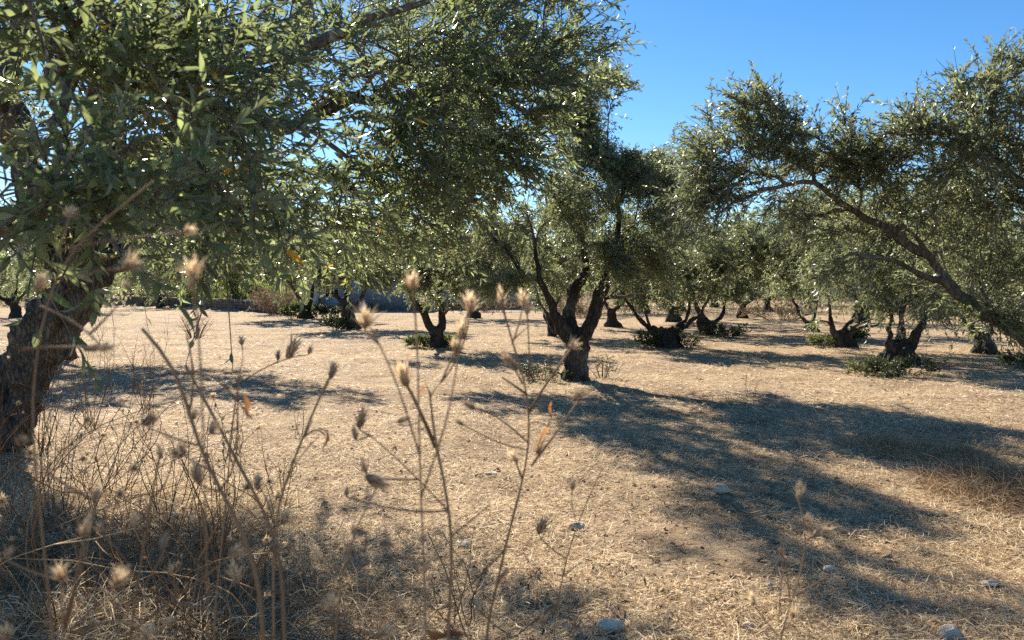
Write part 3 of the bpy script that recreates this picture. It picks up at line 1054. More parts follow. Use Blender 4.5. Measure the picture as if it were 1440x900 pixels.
# ------------------------------------------------------------------ trees of the grove, traced from the photograph
orchard('forked olive tree in the middle with a black trunk and the broad shadow before it', 810, 533,
        [([(810, 533), (812, 505), (814, 480)], .27, .23, 0), ([(808, 482), (792, 462), (780, 442), (770, 418), (758, 388), (752, 345), (742, 300)], .18, .016, -.3),
         ([(812, 486), (803, 460), (797, 440), (806, 408), (822, 382), (815, 320), (800, 220)], .18, .02, .6), ([(818, 482), (828, 462), (837, 440), (841, 416), (852, 395), (868, 330), (880, 220)], .20, .02, -.2),
         ([(841, 418), (872, 416), (905, 412), (935, 395)], .05, .012, .3), ([(802, 470), (780, 465), (768, 445), (758, 430)], .05, .02, .6)],
        [(800, 300, .1, 1.75, 1.9, 1.15), (860, 205, 0, .85, .9, .85), (590, 320, 1.3, .75, .8, .5), (640, 325, 1.0, .8, .8, .6), (760, 368, -.9, .6, .5, .34), (850, 366, -.8, .6, .5, .34), (690, 280, .2, .9, 1.0, .9), (930, 320, 0, .85, .9, .75), (650, 170, .8, .9, 1.2, 1.1), (930, 235, .3, .7, .8, .65), (600, 85, -.2, .95, 1.0, .45), (595, 22, -.3, .9, .8, .3), (670, 2, -.3, .8, .7, .28), (640, 130, .3, .8, .9, .5), (840, 165, 0, .9, .9, .75), (850, 152, 0, .85, .8, .5), (820, 150, .3, .7, .7, .5), (660, 260, .5, .9, .9, .7), (985, 330, .5, .6, .7, .6), (735, 335, -.8, .5, .4, .42), (705, 300, -.5, .5, .5, .4), (755, 300, -.8, .5, .4, .4), (860, 250, .3, 1.0, .9, .8), (690, 370, -.6, .8, .6, .42), (910, 365, -.4, .8, .7, .45), (790, 350, -1.2, .9, .4, .5), (960, 290, .4, .6, .7, .6), (740, 270, -1.0, .8, .5, .6),
         (880, 190, .2, .8, .8, .7)], 13500, 1.0, dens=760, leaf=(0.062, 0.0165), K=18, voxel=0.025, thr=0.03, nsid=4, gap=-0.08, gs=1.0)

orchard('olive tree with a narrow V fork, between the grey shed and the black trunk', 614, 488,
        [([(614, 488), (616, 470)], .30, .25, 0), ([(610, 472), (600, 450), (588, 428), (570, 400), (560, 360)], .16, .03, 0), ([(620, 470), (622, 445), (618, 420), (625, 380), (640, 340)], .17, .03, .3),
         ([(623, 440), (636, 432), (660, 425), (690, 400)], .06, .02, 0)],
        [(625, 365, 0, 1.5, 1.6, 1.05), (560, 350, 0, .9, 1.0, .8), (690, 360, .3, .9, 1.0, .75), (575, 385, -.4, .8, .7, .4), (665, 392, -.3, .7, .7, .4)], 5000, 1.0, dens=300)

orchard('olive tree with a thick Y trunk right in front of the grey shed', 492, 461,
        [([(492, 461), (491, 445), (490, 430)], .34, .30, 0), ([(486, 432), (474, 416), (458, 402), (440, 380)], .16, .04, 0), ([(489, 430), (488, 408), (494, 385), (500, 340)], .17, .04, .5),
         ([(494, 434), (507, 420), (516, 402), (530, 380)], .15, .04, -.4), ([(516, 404), (535, 400), (560, 395)], .06, .02, 0)],
        [(492, 365, 0, 2.3, 2.3, 1.15), (440, 350, 0, 1.3, 1.4, .9), (550, 350, .3, 1.3, 1.4, .9), (545, 385, -.3, 1.0, 1.0, .5), (470, 385, -1.2, .8, .7, .4)], 5200, 1.0, dens=280, leaf=(0.09, 0.026), voxel=0.06, thr=0.06, zmin=.9)

orchard('olive tree with two slanting stems beside the grey dry bush', 431, 448,
        [([(431, 448), (432, 436)], .34, .30, 0), ([(430, 438), (421, 420), (410, 402), (395, 380)], .17, .05, 0), ([(434, 436), (438, 418), (441, 400), (445, 370)], .2, .05, .4)],
        [(425, 365, 0, 2.6, 2.4, 1.3), (370, 355, 0, 1.4, 1.4, 1.1)], 4200, 1.0, dens=220, leaf=(0.10, 0.030), voxel=0.07, thr=0.07)

orchard('slim olive tree standing just behind the left limb of the black trunk', 776, 471,
        [([(776, 471), (774, 455), (768, 440)], .16, .12, 0), ([(770, 442), (760, 428), (745, 410)], .08, .03, 0), ([(771, 444), (785, 425), (790, 395)], .08, .03, .3)],
        [(770, 360, 0, 1.9, 1.9, 1.2)], 3600, 1.0, dens=190, leaf=(0.085, 0.025))

orchard('low olive tree spreading in a wide V close to the ground', 937, 488,
        [([(937, 488), (936, 474)], .36, .30, 0), ([(928, 478), (914, 464), (902, 452), (890, 436), (870, 405)], .15, .04, 0), ([(932, 472), (920, 462), (910, 450), (905, 430)], .09, .04, .4),
         ([(944, 474), (958, 463), (972, 452), (985, 440), (1000, 415)], .14, .04, 0), ([(946, 470), (956, 455), (968, 440), (970, 400)], .10, .04, .4)],
        [(935, 375, 0, 1.6, 1.7, .95), (985, 375, -.2, .9, 1.0, .7), (885, 380, 0, .9, 1.0, .75)], 4600, 1.0, dens=280)

orchard('olive tree with a hooked trunk above a dark green mound of suckers', 1000, 470,
        [([(1000, 470), (992, 458), (987, 450)], .34, .28, 0), ([(988, 452), (985, 440), (978, 425), (970, 390)], .17, .04, 0), ([(992, 456), (1006, 452), (1017, 441), (1019, 425), (1030, 390)], .14, .04, .3)],
        [(1000, 375, 0, 1.9, 1.8, 1.1), (1040, 350, .3, 1.3, 1.3, 1.0)], 4200, 1.0, dens=240, leaf=(0.08, 0.024))

orchard('small distant olive tree with two thin stems, right of the dark sucker mound', 1140, 466,
        [([(1140, 466), (1139, 458)], .24, .2, 0), ([(1138, 459), (1130, 448), (1120, 432), (1105, 400)], .11, .04, 0), ([(1141, 459), (1144, 445), (1150, 420)], .11, .04, .3)],
        [(1100, 365, 0, 2.0, 1.9, 1.3), (1060, 340, 0, 1.4, 1.3, 1.0), (1160, 350, 0, 1.3, 1.2, 1.0), (1010, 330, 0, 1.4, 1.4, 1.1)], 4400, 1.0, dens=200, leaf=(0.085, 0.025))

orchard('olive tree with a stubby trunk and one long low bough reaching right', 1188, 490,
        [([(1188, 490), (1186, 478), (1185, 468)], .27, .24, 0), ([(1181, 478), (1172, 466), (1169, 450), (1165, 420)], .14, .04, 0), ([(1186, 468), (1190, 455), (1200, 448), (1205, 420)], .12, .04, .3),
         ([(1192, 470), (1205, 464), (1225, 458), (1245, 448), (1275, 430)], .085, .03, -.2), ([(1192, 466), (1210, 456), (1235, 448)], .05, .02, .2), ([(1170, 455), (1158, 452), (1150, 450)], .05, .02, 0)],
        [(1170, 358, 0, 1.7, 1.7, 1.0), (1230, 355, 0, 1.1, 1.2, .9), (1120, 372, 0, 1.0, 1.1, .8), (1110, 315, .4, 1.3, 1.3, .9), (1190, 305, .3, 1.2, 1.2, .9), (1150, 290, .8, 1.0, 1.0, .5), (1040, 350, .5, 1.1, 1.1, .8)], 6000, 1.0, dens=330)

orchard('olive tree of four upright stems rising from a leafy base shrub', 1264, 514,
        [([(1264, 514), (1265, 500), (1267, 494)], .34, .30, 0), ([(1257, 500), (1248, 488), (1249, 470), (1252, 450), (1240, 410)], .12, .04, 0), ([(1264, 494), (1262, 470), (1266, 448), (1262, 400)], .10, .04, .3),
         ([(1268, 494), (1270, 470), (1268, 448), (1280, 400)], .09, .04, -.2), ([(1272, 496), (1285, 478), (1296, 455), (1306, 430), (1320, 390)], .17, .05, 0)],
        [(1270, 375, 0, 1.6, 1.7, 1.0), (1340, 365, .2, 1.1, 1.2, 1.0), (1205, 375, 0, .9, 1.0, .8), (1290, 305, .3, 1.2, 1.1, .9), (1240, 290, .6, .8, .9, .5), (1370, 320, .6, 1.0, 1.1, .8), (1210, 330, .3, .9, 1.0, .6)], 6500, 1.0, dens=340, leaf=(0.068, 0.019), voxel=0.03)

orchard('olive tree with a short dark trunk under the leaning bough at the right edge', 1384, 497,
        [([(1384, 497), (1383, 484), (1380, 475)], .27, .23, 0), ([(1379, 476), (1368, 464), (1358, 455), (1340, 430)], .14, .04, 0), ([(1386, 478), (1394, 466), (1393, 450), (1400, 420)], .1, .04, .3)],
        [(1385, 365, 0, 1.8, 1.8, 1.2), (1440, 350, 0, 1.3, 1.3, 1.1)], 4200, 1.0, dens=250)

orchard('distant olive tree with a short single trunk just right of the black trunk', 862, 458,
        [([(862, 458), (861, 448), (860, 440)], .28, .22, 0), ([(860, 442), (850, 425), (840, 400)], .12, .05, 0), ([(861, 440), (875, 420), (880, 390)], .13, .05, 0)],
        [(862, 360, 0, 2.1, 2.0, 1.6)], 3200, 1.0, dens=160, leaf=(0.10, 0.03), voxel=.06, thr=.06)

orchard('distant olive tree behind the low wide V tree', 948, 452,
        [([(948, 452), (947, 444), (945, 436)], .36, .3, 0), ([(946, 438), (938, 424), (930, 400)], .16, .05, 0), ([(947, 440), (958, 428), (965, 400)], .16, .05, 0)],
        [(945, 350, 0, 2.6, 2.4, 1.9)], 2400, 1.0, dens=130, leaf=(0.11, 0.034), voxel=.07, thr=.07)

orchard('distant dark olive tree right of the narrow V fork tree', 666, 447,
        [([(666, 447), (665, 438)], .36, .3, 0), ([(664, 440), (656, 425), (645, 400)], .15, .05, 0), ([(667, 440), (675, 425), (680, 395)], .15, .05, 0)],
        [(665, 360, 0, 2.7, 2.4, 1.7)], 2300, 1.0, dens=120, leaf=(0.11, 0.034), voxel=.07, thr=.07)

orchard('olive tree behind the leaning grey trunk, shading the ground at left', 88, 506,
        [([(88, 506), (90, 485), (94, 460)], .3, .25, 0), ([(92, 462), (80, 420), (70, 370)], .14, .04, 0), ([(96, 462), (124, 425), (170, 370), (210, 320)], .15, .04, .3), ([(94, 460), (105, 410), (120, 330)], .12, .04, .3)],
        [(170, 340, 0, 1.7, 1.6, .95), (250, 330, 0, 1.0, 1.1, .7), (90, 330, .3, 1.1, 1.2, .8), (310, 300, .3, .8, 1.0, .6), (150, 265, 0, 1.6, 1.5, .8), (370, 275, 0, .9, 1.0, .6)], 7600, 1.0, dens=280, leaf=(0.07, 0.02))

# ------------------------------------------------------------------ trees and mass beyond the grove
def rand_tree(label, px, d, Ht, Rc, shoots, tr=0.2, fork=0.8, mat=None, leaf=(0.11, 0.036), lowz=0.4, **kw):
    x = float(P(px, 400, d)[0]); z = Hs(x, d)
    b = np.array([x, d, z - 0.03])
    r = np.random.default_rng(int(px * 7 + d * 13))
    limbs = [([b, b + (r.normal(0, .06), r.normal(0, .06), fork * .5), b + (r.normal(0, .12), r.normal(0, .12), fork)], tr, tr * .8)]
    top = limbs[0][0][-1]
    k0 = r.uniform(0, 6.28)
    for k in range(3):
        a = k0 + k * 2.1 + r.normal(0, .3)
        q = np.array([math.cos(a), math.sin(a), 0])
        limbs.append(([top - (0, 0, .1), top + q * Rc * .25 + (0, 0, .4), top + q * Rc * .5 + (0, 0, (Ht - fork) * .6)], tr * .55, .03))
    c = b + (0, 0, (Ht + lowz) / 2)
    ells = [(c, (Rc, Rc, (Ht - lowz) / 2), 60)]
    for k in range(5):
        a = k0 + k * 1.257
        ells.append((c + (math.cos(a) * Rc * .6, math.sin(a) * Rc * .6, r.normal(0, .3)), (Rc * .55, Rc * .55, (Ht - lowz) * .36), 22))
    return olive(label, b, limbs, ells, shoots, K=12, leaf=leaf, gap=-0.3, voxel=0.08, thr=0.06, nsid=3, twig_stems=False, mat=mat, zmin=fork * .7, twig_lo=0.008, **kw)


far = [
    # px, depth, height, radius, label
    (226, 50, 4.2, 2.6, 'olive tree growing on the bank just above the left end of the stone wall'),
    (286, 56, 5.0, 3.0, 'tall far olive tree behind the middle of the stone wall'),
    (352, 50, 3.6, 2.2, 'small far olive tree behind the right end of the stone wall'),
    (110, 42, 4.5, 2.8, 'far olive tree showing in the gap left of the leaning grey trunk'),
    (20, 36, 4.4, 2.6, 'far olive tree at the left edge behind the dry weeds'),
    (560, 55, 5.2, 3.2, 'far olive tree rising behind the roof of the grey shed'),
    (470, 56, 5.5, 3.2, 'far olive tree behind the left corner of the grey shed'),
    (730, 52, 5.0, 3.0, 'far olive tree behind the pale boundary wall'),
    (812, 43, 4.8, 2.8, 'far olive tree showing between the limbs of the black trunk'),
    (905, 42, 4.8, 2.8, 'far olive tree left of the low wide V tree, deep in the grove'),
    (1045, 34, 4.0, 2.4, 'far olive tree standing behind the dark sucker mound'),
    (1080, 44, 5.0, 3.0, 'far olive tree deep in the grove behind the two-stemmed small one'),
    (1215, 31, 4.2, 2.5, 'far olive tree seen over the long low bough'),
    (1225, 46, 5.2, 3.2, 'farthest olive tree seen past the long low bough'),
    (1330, 40, 5.0, 3.0, 'far olive tree between the four-stemmed tree and the leaning bough'),
    (1420, 32, 4.4, 2.6, 'far olive tree at the right edge behind the leaning trunk'),
    (1005, 50, 5.4, 3.2, 'farthest olive tree in the gap between the central crowns'),
    (870, 52, 5.0, 3.2, 'farthest olive tree behind the distant short single trunk'),
    (960, 44, 4.6, 3.0, 'far olive tree in line with the low wide V tree, by the back edge'),
    (1140, 52, 5.0, 3.2, 'farthest olive tree behind the small two-stemmed olive'),
    (1280, 52, 5.0, 3.2, 'farthest olive tree in line with the four-stemmed olive'),
    (1385, 48, 5.0, 3.2, 'farthest olive tree in line with the stubby trunk at the right edge'),
    (650, 56, 5.4, 3.2, 'farthest olive tree above the left end of the pale boundary wall'),
]
built = []
for k, (px, d, h, rc, lab) in enumerate(far):
    if k < 7:
        built.append((rand_tree(lab, px, d, h, rc, 1500, 0.22), h))
        continue
    src, h0 = built[(k * 3 + 1) % len(built)]
    c = src.copy(); col.objects.link(c)
    c['label'] = lab
    x = float(P(px, 400, d)[0])
    c.location = (x, d, Hs(x, d) - 0.03)
    c.rotation_euler = (0, 0, k * 2.4)
    f = h / h0
    c.scale = (f * (1.0 + .12 * math.sin(k * 5)), f * (1.0 + .12 * math.cos(k * 3)), f)
    for ch in list(src.children):
        q = ch.copy(); col.objects.link(q); q.parent = c


def far_wood():
    """the dense wood closing the view: one mass"""
    r = np.random.default_rng(91)
    n = 900
    ang = r.uniform(-0.95, 0.95, n)
    dist = r.uniform(62, 92, n)
    x, y = np.sin(ang) * dist, np.cos(ang) * dist
    h = 3.6 + 1.4 * vnoise(np.stack([x * .12, y * .12, x * 0], -1), 5) + r.normal(0, .4, n)
    g = H(x, y)
    m = 60
    c = np.repeat(np.stack([x, y, g], -1), m, 0)
    q = norm(r.normal(size=(n * m, 3))) * (r.uniform(0.3, 1, (n * m, 1)) ** .5)
    hh = np.repeat(h, m)
    p = c + q * np.stack([np.full(n * m, 2.6), np.full(n * m, 2.6), hh * .5], -1) + np.stack([hh * 0, hh * 0, hh * .5], -1)
    ld = norm(r.normal(size=(n * m, 3)))
    nn = norm(np.cross(ld, r.normal(size=(n * m, 3))))
    fr = (p, ld, np.cross(nn, ld), nn, r.uniform(.40, .8, n * m), r.uniform(.18, .32, n * m))
    tint = np.clip(np.repeat(r.uniform(0, 1, n), m) * .6 + r.uniform(0, .4, n * m), 0, .95)
    o = link('far_wood', leaves_mesh('far_wood', fr, M_LEAF, tint, False, (0, 0, 0)))
    tag(o, 'distant mass of olive wood closing the view behind the grove', 'wood', None, 'stuff')


far_wood()


# ------------------------------------------------------------------ shrubs
def shrub(name, label, cat, base, rx, ry, h, shoots, mat, leaf, K=12, sh=(0.12, 0.3), stems=14, stem_mat=None, hi=False, group=None, bare=0.0, up=1.0):
    r = np.random.default_rng(int(abs(base[0]) * 1000 + base[1] * 77))
    b = np.array([base[0], base[1], Hs(base[0], base[1]) - 0.01])
    root = thing(name, label, cat, tuple(b), group)
    mb = MB()
    tips = []
    for k in range(stems):
        a = r.uniform(0, 6.28); q = math.sqrt(r.uniform(0.05, 1))
        s = np.array([math.cos(a) * rx * q * .3, math.sin(a) * ry * q * .3, 0])
        t = np.array([math.cos(a) * rx * q, math.sin(a) * ry * q, h * r.uniform(.55, 1) * math.sqrt(max(.15, 1 - .75 * q * q))])
        m = (s + t) / 2 + np.array([0, 0, .12 * h]) + r.normal(0, .06, 3) * h
        tt_ = np.linspace(0, 1, 7)[:, None]
        c = (1 - tt_) ** 2 * s + 2 * tt_ * (1 - tt_) * m + tt_ ** 2 * t
        mb.sweep(c, np.linspace(.011, .003, 7) * max(.6, h), 4, r.uniform(.2, .8))
        tips.append(c)
        for w in range(3):
            i = r.integers(2, 6)
            e = c[i] + norm(r.normal(0, 1, 3) * (1, 1, .5) + (0, 0, .5)) * h * r.uniform(.2, .4)
            c2 = np.array([c[i], (c[i] + e) / 2 + r.normal(0, .02, 3), e])
            mb.sweep(c2, [.005, .004, .002], 3, r.uniform(.2, .9)); tips.append(c2)
    st = link('stems', mb.mesh('stems', [stem_mat or M_TWIG], True), root)
    tag(st, kind='stuff')
    if shoots:
        pts = np.vstack([c[len(c) // 3:] for c in tips])
        i = r.integers(0, len(pts), shoots)
        p0 = pts[i] + r.normal(0, .04 * h, (shoots, 3)) + b
        p0[:, 2] = np.maximum(p0[:, 2], b[2] + .02)
        d = norm(r.normal(0, 1, (shoots, 3)) + norm(p0 - b) * .6 + (0, 0, up))
        fr = leaf_frames(p0, d, r.uniform(sh[0], sh[1], shoots) * max(.5, h), r.uniform(0, .4, shoots), K, r, leaf[0], leaf[1])
        tint = np.clip(.5 * np.repeat(r.uniform(0, 1, shoots), K) + .5 * r.uniform(0, 1, shoots * K), 0, 1) * .96
        tint[r.uniform(0, 1, len(tint)) < .01] = .995
        lo = link('foliage', leaves_mesh('foliage', fr, mat, tint, hi, b), root)
        tag(lo, kind='stuff')
    return root


shrub('shrub', 'dark green leafy shrub on the left of the black forked trunk', 'shrub', G(758, 534), .46, .4, .34, 190, M_SHRUB, (.034, .012))
shrub('shrub', 'thin upright weedy shrub on the right of the black forked trunk', 'shrub', G(846, 530), .26, .25, .46, 50, M_SHRUB, (.03, .010), stems=9)
shrub('shrub', 'broad glossy dark shrub round the foot of the four-stemmed olive', 'shrub', G(1268, 529), .75, .5, .36, 520, M_SHRUB, (.038, .016))
shrub('shrub', 'pale green weed patch left of the four-stemmed olive', 'shrub', G(1218, 527), .45, .35, .24, 110, M_GRASS, (.05, .016))
shrub('shrub', 'dark mound of suckers lying right of the hooked trunk', 'shrub', G(1022, 474), .85, .6, .42, 380, M_SHRUB, (.05, .02))
shrub('shrub', 'dark green sucker clump on the right side of the low wide V tree', 'shrub', G(964, 488), .42, .4, .40, 220, M_SHRUB, (.04, .016))
shrub('shrub', 'grey green sucker clump on the left side of the low wide V tree', 'shrub', G(913, 488), .35, .3, .42, 180, M_GRASS, (.05, .02))
shrub('shrub', 'green weeds left of the foot of the narrow V fork olive', 'shrub', G(590, 489), .4, .3, .30, 200, M_GRASS, (.05, .018))
shrub('shrub', 'small green weeds right of the foot of the narrow V fork olive', 'shrub', G(637, 488), .28, .2, .30, 130, M_GRASS, (.05, .018))
shrub('shrub', 'green sucker clump at the left foot of the thick Y trunk', 'shrub', G(472, 463), .55, .4, .55, 260, M_SHRUB, (.07, .03))
shrub('shrub', 'dark shrub on the right of the two slanting stems', 'shrub', G(460, 448), .7, .5, .75, 260, M_SHRUB, (.09, .04))
shrub('shrub', 'green weed clump on the left of the two slanting stems', 'shrub', G(411, 449), .6, .5, .7, 260, M_GRASS, (.09, .035))
shrub('dry_bush', 'grey leafless dry bush at the right end of the stone wall', 'bush', G(390, 443), 1.5, 1.0, 1.6, 420, M_DRYBUSH, (.10, .03), stems=40, stem_mat=M_DRYBUSH)
shrub('shrub', 'bright yellow-green leafy shrub above the stone wall', 'shrub', (float(P(335, 400, 47)[0]), 47.0), 1.3, 1.0, 3.0, 420, M_LIME, (.16, .09))
shrub('shrub', 'lower lime green shrub above the stone wall near its right end', 'shrub', (float(P(362, 400, 45)[0]), 45.0), .8, .7, 1.0, 200, M_LIME, (.14, .08))
shrub('shrub', 'green weed clump left of the stubby trunk with the long bough', 'shrub', G(1160, 489), .5, .35, .30, 200, M_GRASS, (.05, .02))
shrub('shrub', 'bright green weed clump right of the stubby trunk with the long bough', 'shrub', G(1206, 482), .35, .3, .45, 180, M_GRASS, (.06, .024))
shrub('shrub', 'yellow-green weed clump cut by the right edge of the picture', 'shrub', G(1436, 520), .3, .3, .35, 150, M_GRASS, (.05, .02))
shrub('dry_bush', 'brown dry scrub behind the small two-stemmed tree', 'bush', (float(P(1100, 400, 33)[0]), 33.0), 2.0, .9, .9, 300, M_DRYBUSH, (.09, .03), stems=40, stem_mat=M_DRYBUSH)
shrub('dry_bush', 'brown dry scrub behind the limbs of the black trunk', 'bush', (float(P(815, 400, 36)[0]), 36.0), 2.4, .9, 1.1, 300, M_DRYBUSH, (.09, .03), stems=40, stem_mat=M_DRYBUSH)
shrub('dry_bush', 'tan dry scrub in front of the pale boundary wall', 'bush', (float(P(690, 400, 43)[0]), 43.0), 2.0, .8, .9, 260, M_DRYBUSH, (.09, .03), stems=40, stem_mat=M_DRYBUSH)
shrub('shrub', 'sunlit yellow-green tall weeds right of the four-stemmed olive', 'shrub', (float(P(1350, 400, 30)[0]), 30.0), 2.2, .8, 1.1, 420, M_GRASS, (.10, .03), stems=30)
shrub('bare_bush', 'small bare twiggy bush out on the straw at left, before the stone wall', 'bush', G(274, 474), .55, .45, .95, 0, None, None, stems=26, stem_mat=M_STEM)


# ------------------------------------------------------------------ ground cover nobody could count
def tufts(name, label, pts, n, hgt, wid, mat, spread, seed, lean=.5, cat='grass'):
    """blades of grass standing in tufts"""
    r = np.random.default_rng(seed)
    m = len(pts)
    c = np.repeat(np.asarray(pts), n, 0)
    k = len(c)
    xy = c + r.normal(0, 1, (k, 2)) * spread
    z = H(xy[:, 0], xy[:, 1])
    p = np.stack([xy[:, 0], xy[:, 1], z - .005], -1)
    d = norm(np.stack([r.normal(0, lean, k), r.normal(0, lean, k), np.ones(k)], -1))
    h = hgt * r.uniform(.4, 1.2, k)
    s = norm(np.cross(d, r.normal(size=(k, 3))))
    b = norm(r.normal(size=(k, 3)) * (1, 1, .1))
    w = wid * r.uniform(.6, 1.2, k)
    mid = p + d * (h * .55)[:, None]
    tip = p + d * h[:, None] + b * (h * .3)[:, None] - np.array([0, 0, 1]) * (h * .12)[:, None]
    v = np.stack([p - s * w[:, None], p + s * w[:, None], tip], 1).reshape(-1, 3)
    base = (np.arange(k) * 3)[:, None]
    me = mesh_np(name, v, [base + np.array([[0, 1, 2]])], [mat], {'tint': np.repeat(r.uniform(0, .96, k), 3)}, False)
    return tag(link(name, me), label, cat, None, 'stuff')


def straw():
    r = np.random.default_rng(5)
    n = 500000
    u = r.uniform(0, 1, n)
    y = 1.0 / (1 / 2.2 + u * (1 / 27.0 - 1 / 2.2))
    x = y * r.uniform(-.85, .85, n)
    keep = vnoise(np.stack([x * .9, y * .9, x * 0], -1), 77) + .45 * vnoise(np.stack([x * 3.3, y * 3.3, x * 0], -1), 78) + r.normal(0, .35, n) > -.55
    x, y = x[keep], y[keep]
    n = len(x)
    L = np.exp(r.normal(math.log(.045), .6, n)) * (0.8 + .05 * y)
    L = np.minimum(L, np.where(y > 6, .13, .26))
    w = r.uniform(.0009, .0021, n) * (0.75 + .11 * y)
    a = r.uniform(0, 6.283, n) 
    tilt = r.normal(0, .22, n)
    d = np.stack([np.cos(a) * np.cos(tilt), np.sin(a) * np.cos(tilt), np.sin(tilt)], -1)
    s = np.stack([-np.sin(a), np.cos(a), r.normal(0, .5, n)], -1); s = norm(s)
    z = H(x, y) + np.abs(np.sin(tilt)) * L * .5 + r.exponential(.008, n)
    c = np.stack([x, y, z], -1)
    bend = r.normal(0, .10, n)
    e0, e1 = c - d * (L * .5)[:, None], c + d * (L * .5)[:, None]
    m = c + s * (L * bend)[:, None]
    sw = s * w[:, None]
    sw = sw * 1.25
    v = np.stack([e0, m + sw, m - sw, e1], 1).reshape(-1, 3)
    base = (np.arange(n) * 4)[:, None]
    near = y < 9
    me = mesh_np('straw', v, [np.where(near[:, None], base + np.array([[0, 1, 2]]), base + np.array([[0, 1, 3]])), base[near] + np.array([[2, 1, 3]])], [M_STRAW],
                 {'tint': np.repeat(np.clip(r.beta(2.2, 1.6, n), 0, 1), 4)}, False)
    tag(link('straw', me), 'pale cut straw lying scattered over the whole grove floor', 'straw', None, 'stuff')


straw()


def litter():
    r = np.random.default_rng(15)
    n = 42000
    u = r.uniform(0, 1, n)
    y = 1.0 / (1 / 2.0 + u * (1 / 16.0 - 1 / 2.0))
    x = y * r.uniform(-.85, .85, n)
    k = vnoise(np.stack([x * 1.3, y * 1.3, x * 0], -1), 33) + r.normal(0, .4, n) > .0
    x, y = x[k], y[k]; n = len(x)
    ld = norm(np.stack([r.normal(size=n), r.normal(size=n), r.normal(0, .25, n)], -1))
    nn = norm(np.stack([r.normal(0, .4, n), r.normal(0, .4, n), np.ones(n)], -1))
    nn = norm(nn - ld * np.sum(nn * ld, -1, keepdims=True))
    p = np.stack([x, y, H(x, y) + .008 + r.exponential(.006, n)], -1)
    fr = (p, ld, np.cross(nn, ld), nn, r.uniform(.018, .055, n), r.uniform(.005, .014, n))
    me = leaves_mesh('leaf_litter', fr, M_LITTER, r.beta(1.3, 1.8, n), False, (0, 0, 0))
    tag(link('leaf_litter', me), 'small brown dead leaves and chips strewn among the straw', 'leaf litter', None, 'stuff')


litter()


def clods():
    r = np.random.default_rng(25)
    n = 2600
    u = r.uniform(0, 1, n)
    y = 1.0 / (1 / 2.2 + u * (1 / 15.0 - 1 / 2.2))
    x = y * r.uniform(-.8, .8, n)
    s = np.exp(r.normal(math.log(.010), .5, n))
    T = np.array([[1, 0, 0], [-1, 0, 0], [0, 1, 0], [0, -1, 0], [0, 0, .8], [0, 0, -.8]], float)
    Fc = np.array([[0, 2, 4], [2, 1, 4], [1, 3, 4], [3, 0, 4], [2, 0, 5], [1, 2, 5], [3, 1, 5], [0, 3, 5]])
    v = T[None] * s[:, None, None] * r.uniform(.5, 1.3, (n, 6, 1)) + r.normal(0, .25, (n, 6, 3)) * s[:, None, None]
    v += np.stack([x, y, H(x, y) + s * .25], -1)[:, None]
    f = (Fc[None] + (np.arange(n) * 6)[:, None, None]).reshape(-1, 3)
    tag(link('pebbles', mesh_np('pebbles', v.reshape(-1, 3), [f], [M_CLOD], None, False)), 'pebbles and clods of earth strewn over the straw', 'pebbles', None, 'stuff')


clods()

r_ = np.random.default_rng(44)
pts = [(x, y) for x, y in zip(r_.uniform(-20, 24, 5200), r_.uniform(7, 40, 5200)) if abs(x) < .75 * y + 1 and vnoise(np.array([x * .5, y * .5, 0.0]), 61) > -.25]
tufts('dry_grass', 'short dry stubble tufts dotted over the floor of the grove', pts, 18, .075, .0042, M_STRAW, .16, 3, 1.1)
pts = []
for (px, py, n_) in ((590, 490, 5), (640, 489, 4), (470, 464, 5), (412, 450, 5), (915, 490, 4), (1170, 492, 6), (1225, 530, 6), (1330, 535, 4), (760, 540, 4), (1090, 476, 5), (830, 462, 6), (760, 470, 6), (1080, 575, 3), (1100, 510, 4), (1370, 505, 4)):
    x, y = G(px, py)
    pts += [(x + r_.normal(0, .04 * y / 2), y + r_.normal(0, .5)) for _ in range(max(2, n_ - 2))]
tufts('green_grass', 'sparse green weeds sprouting at the feet of the trees', pts, 30, .12, .005, M_GRASS, .16, 9)
pts = []
for _ in range(1500):
    t_ = r_.uniform(-.15, 1.0); q = WALL_A + (WALL_B - WALL_A) * t_ + _wn * r_.uniform(.8, 12)
    pts.append(q)
tufts('field_grass', 'tall bright green grass of the field above the stone wall', pts, 14, .55, .03, M_GRASS, .3, 12)
pts = [(x, y) for x, y in zip(r_.uniform(2, 40, 700), r_.uniform(38, 60, 700))]
tufts('bank_grass', 'tan dry grass of the rising bank at the back', pts, 14, .32, .014, M_DRYBUSH, .5, 13)


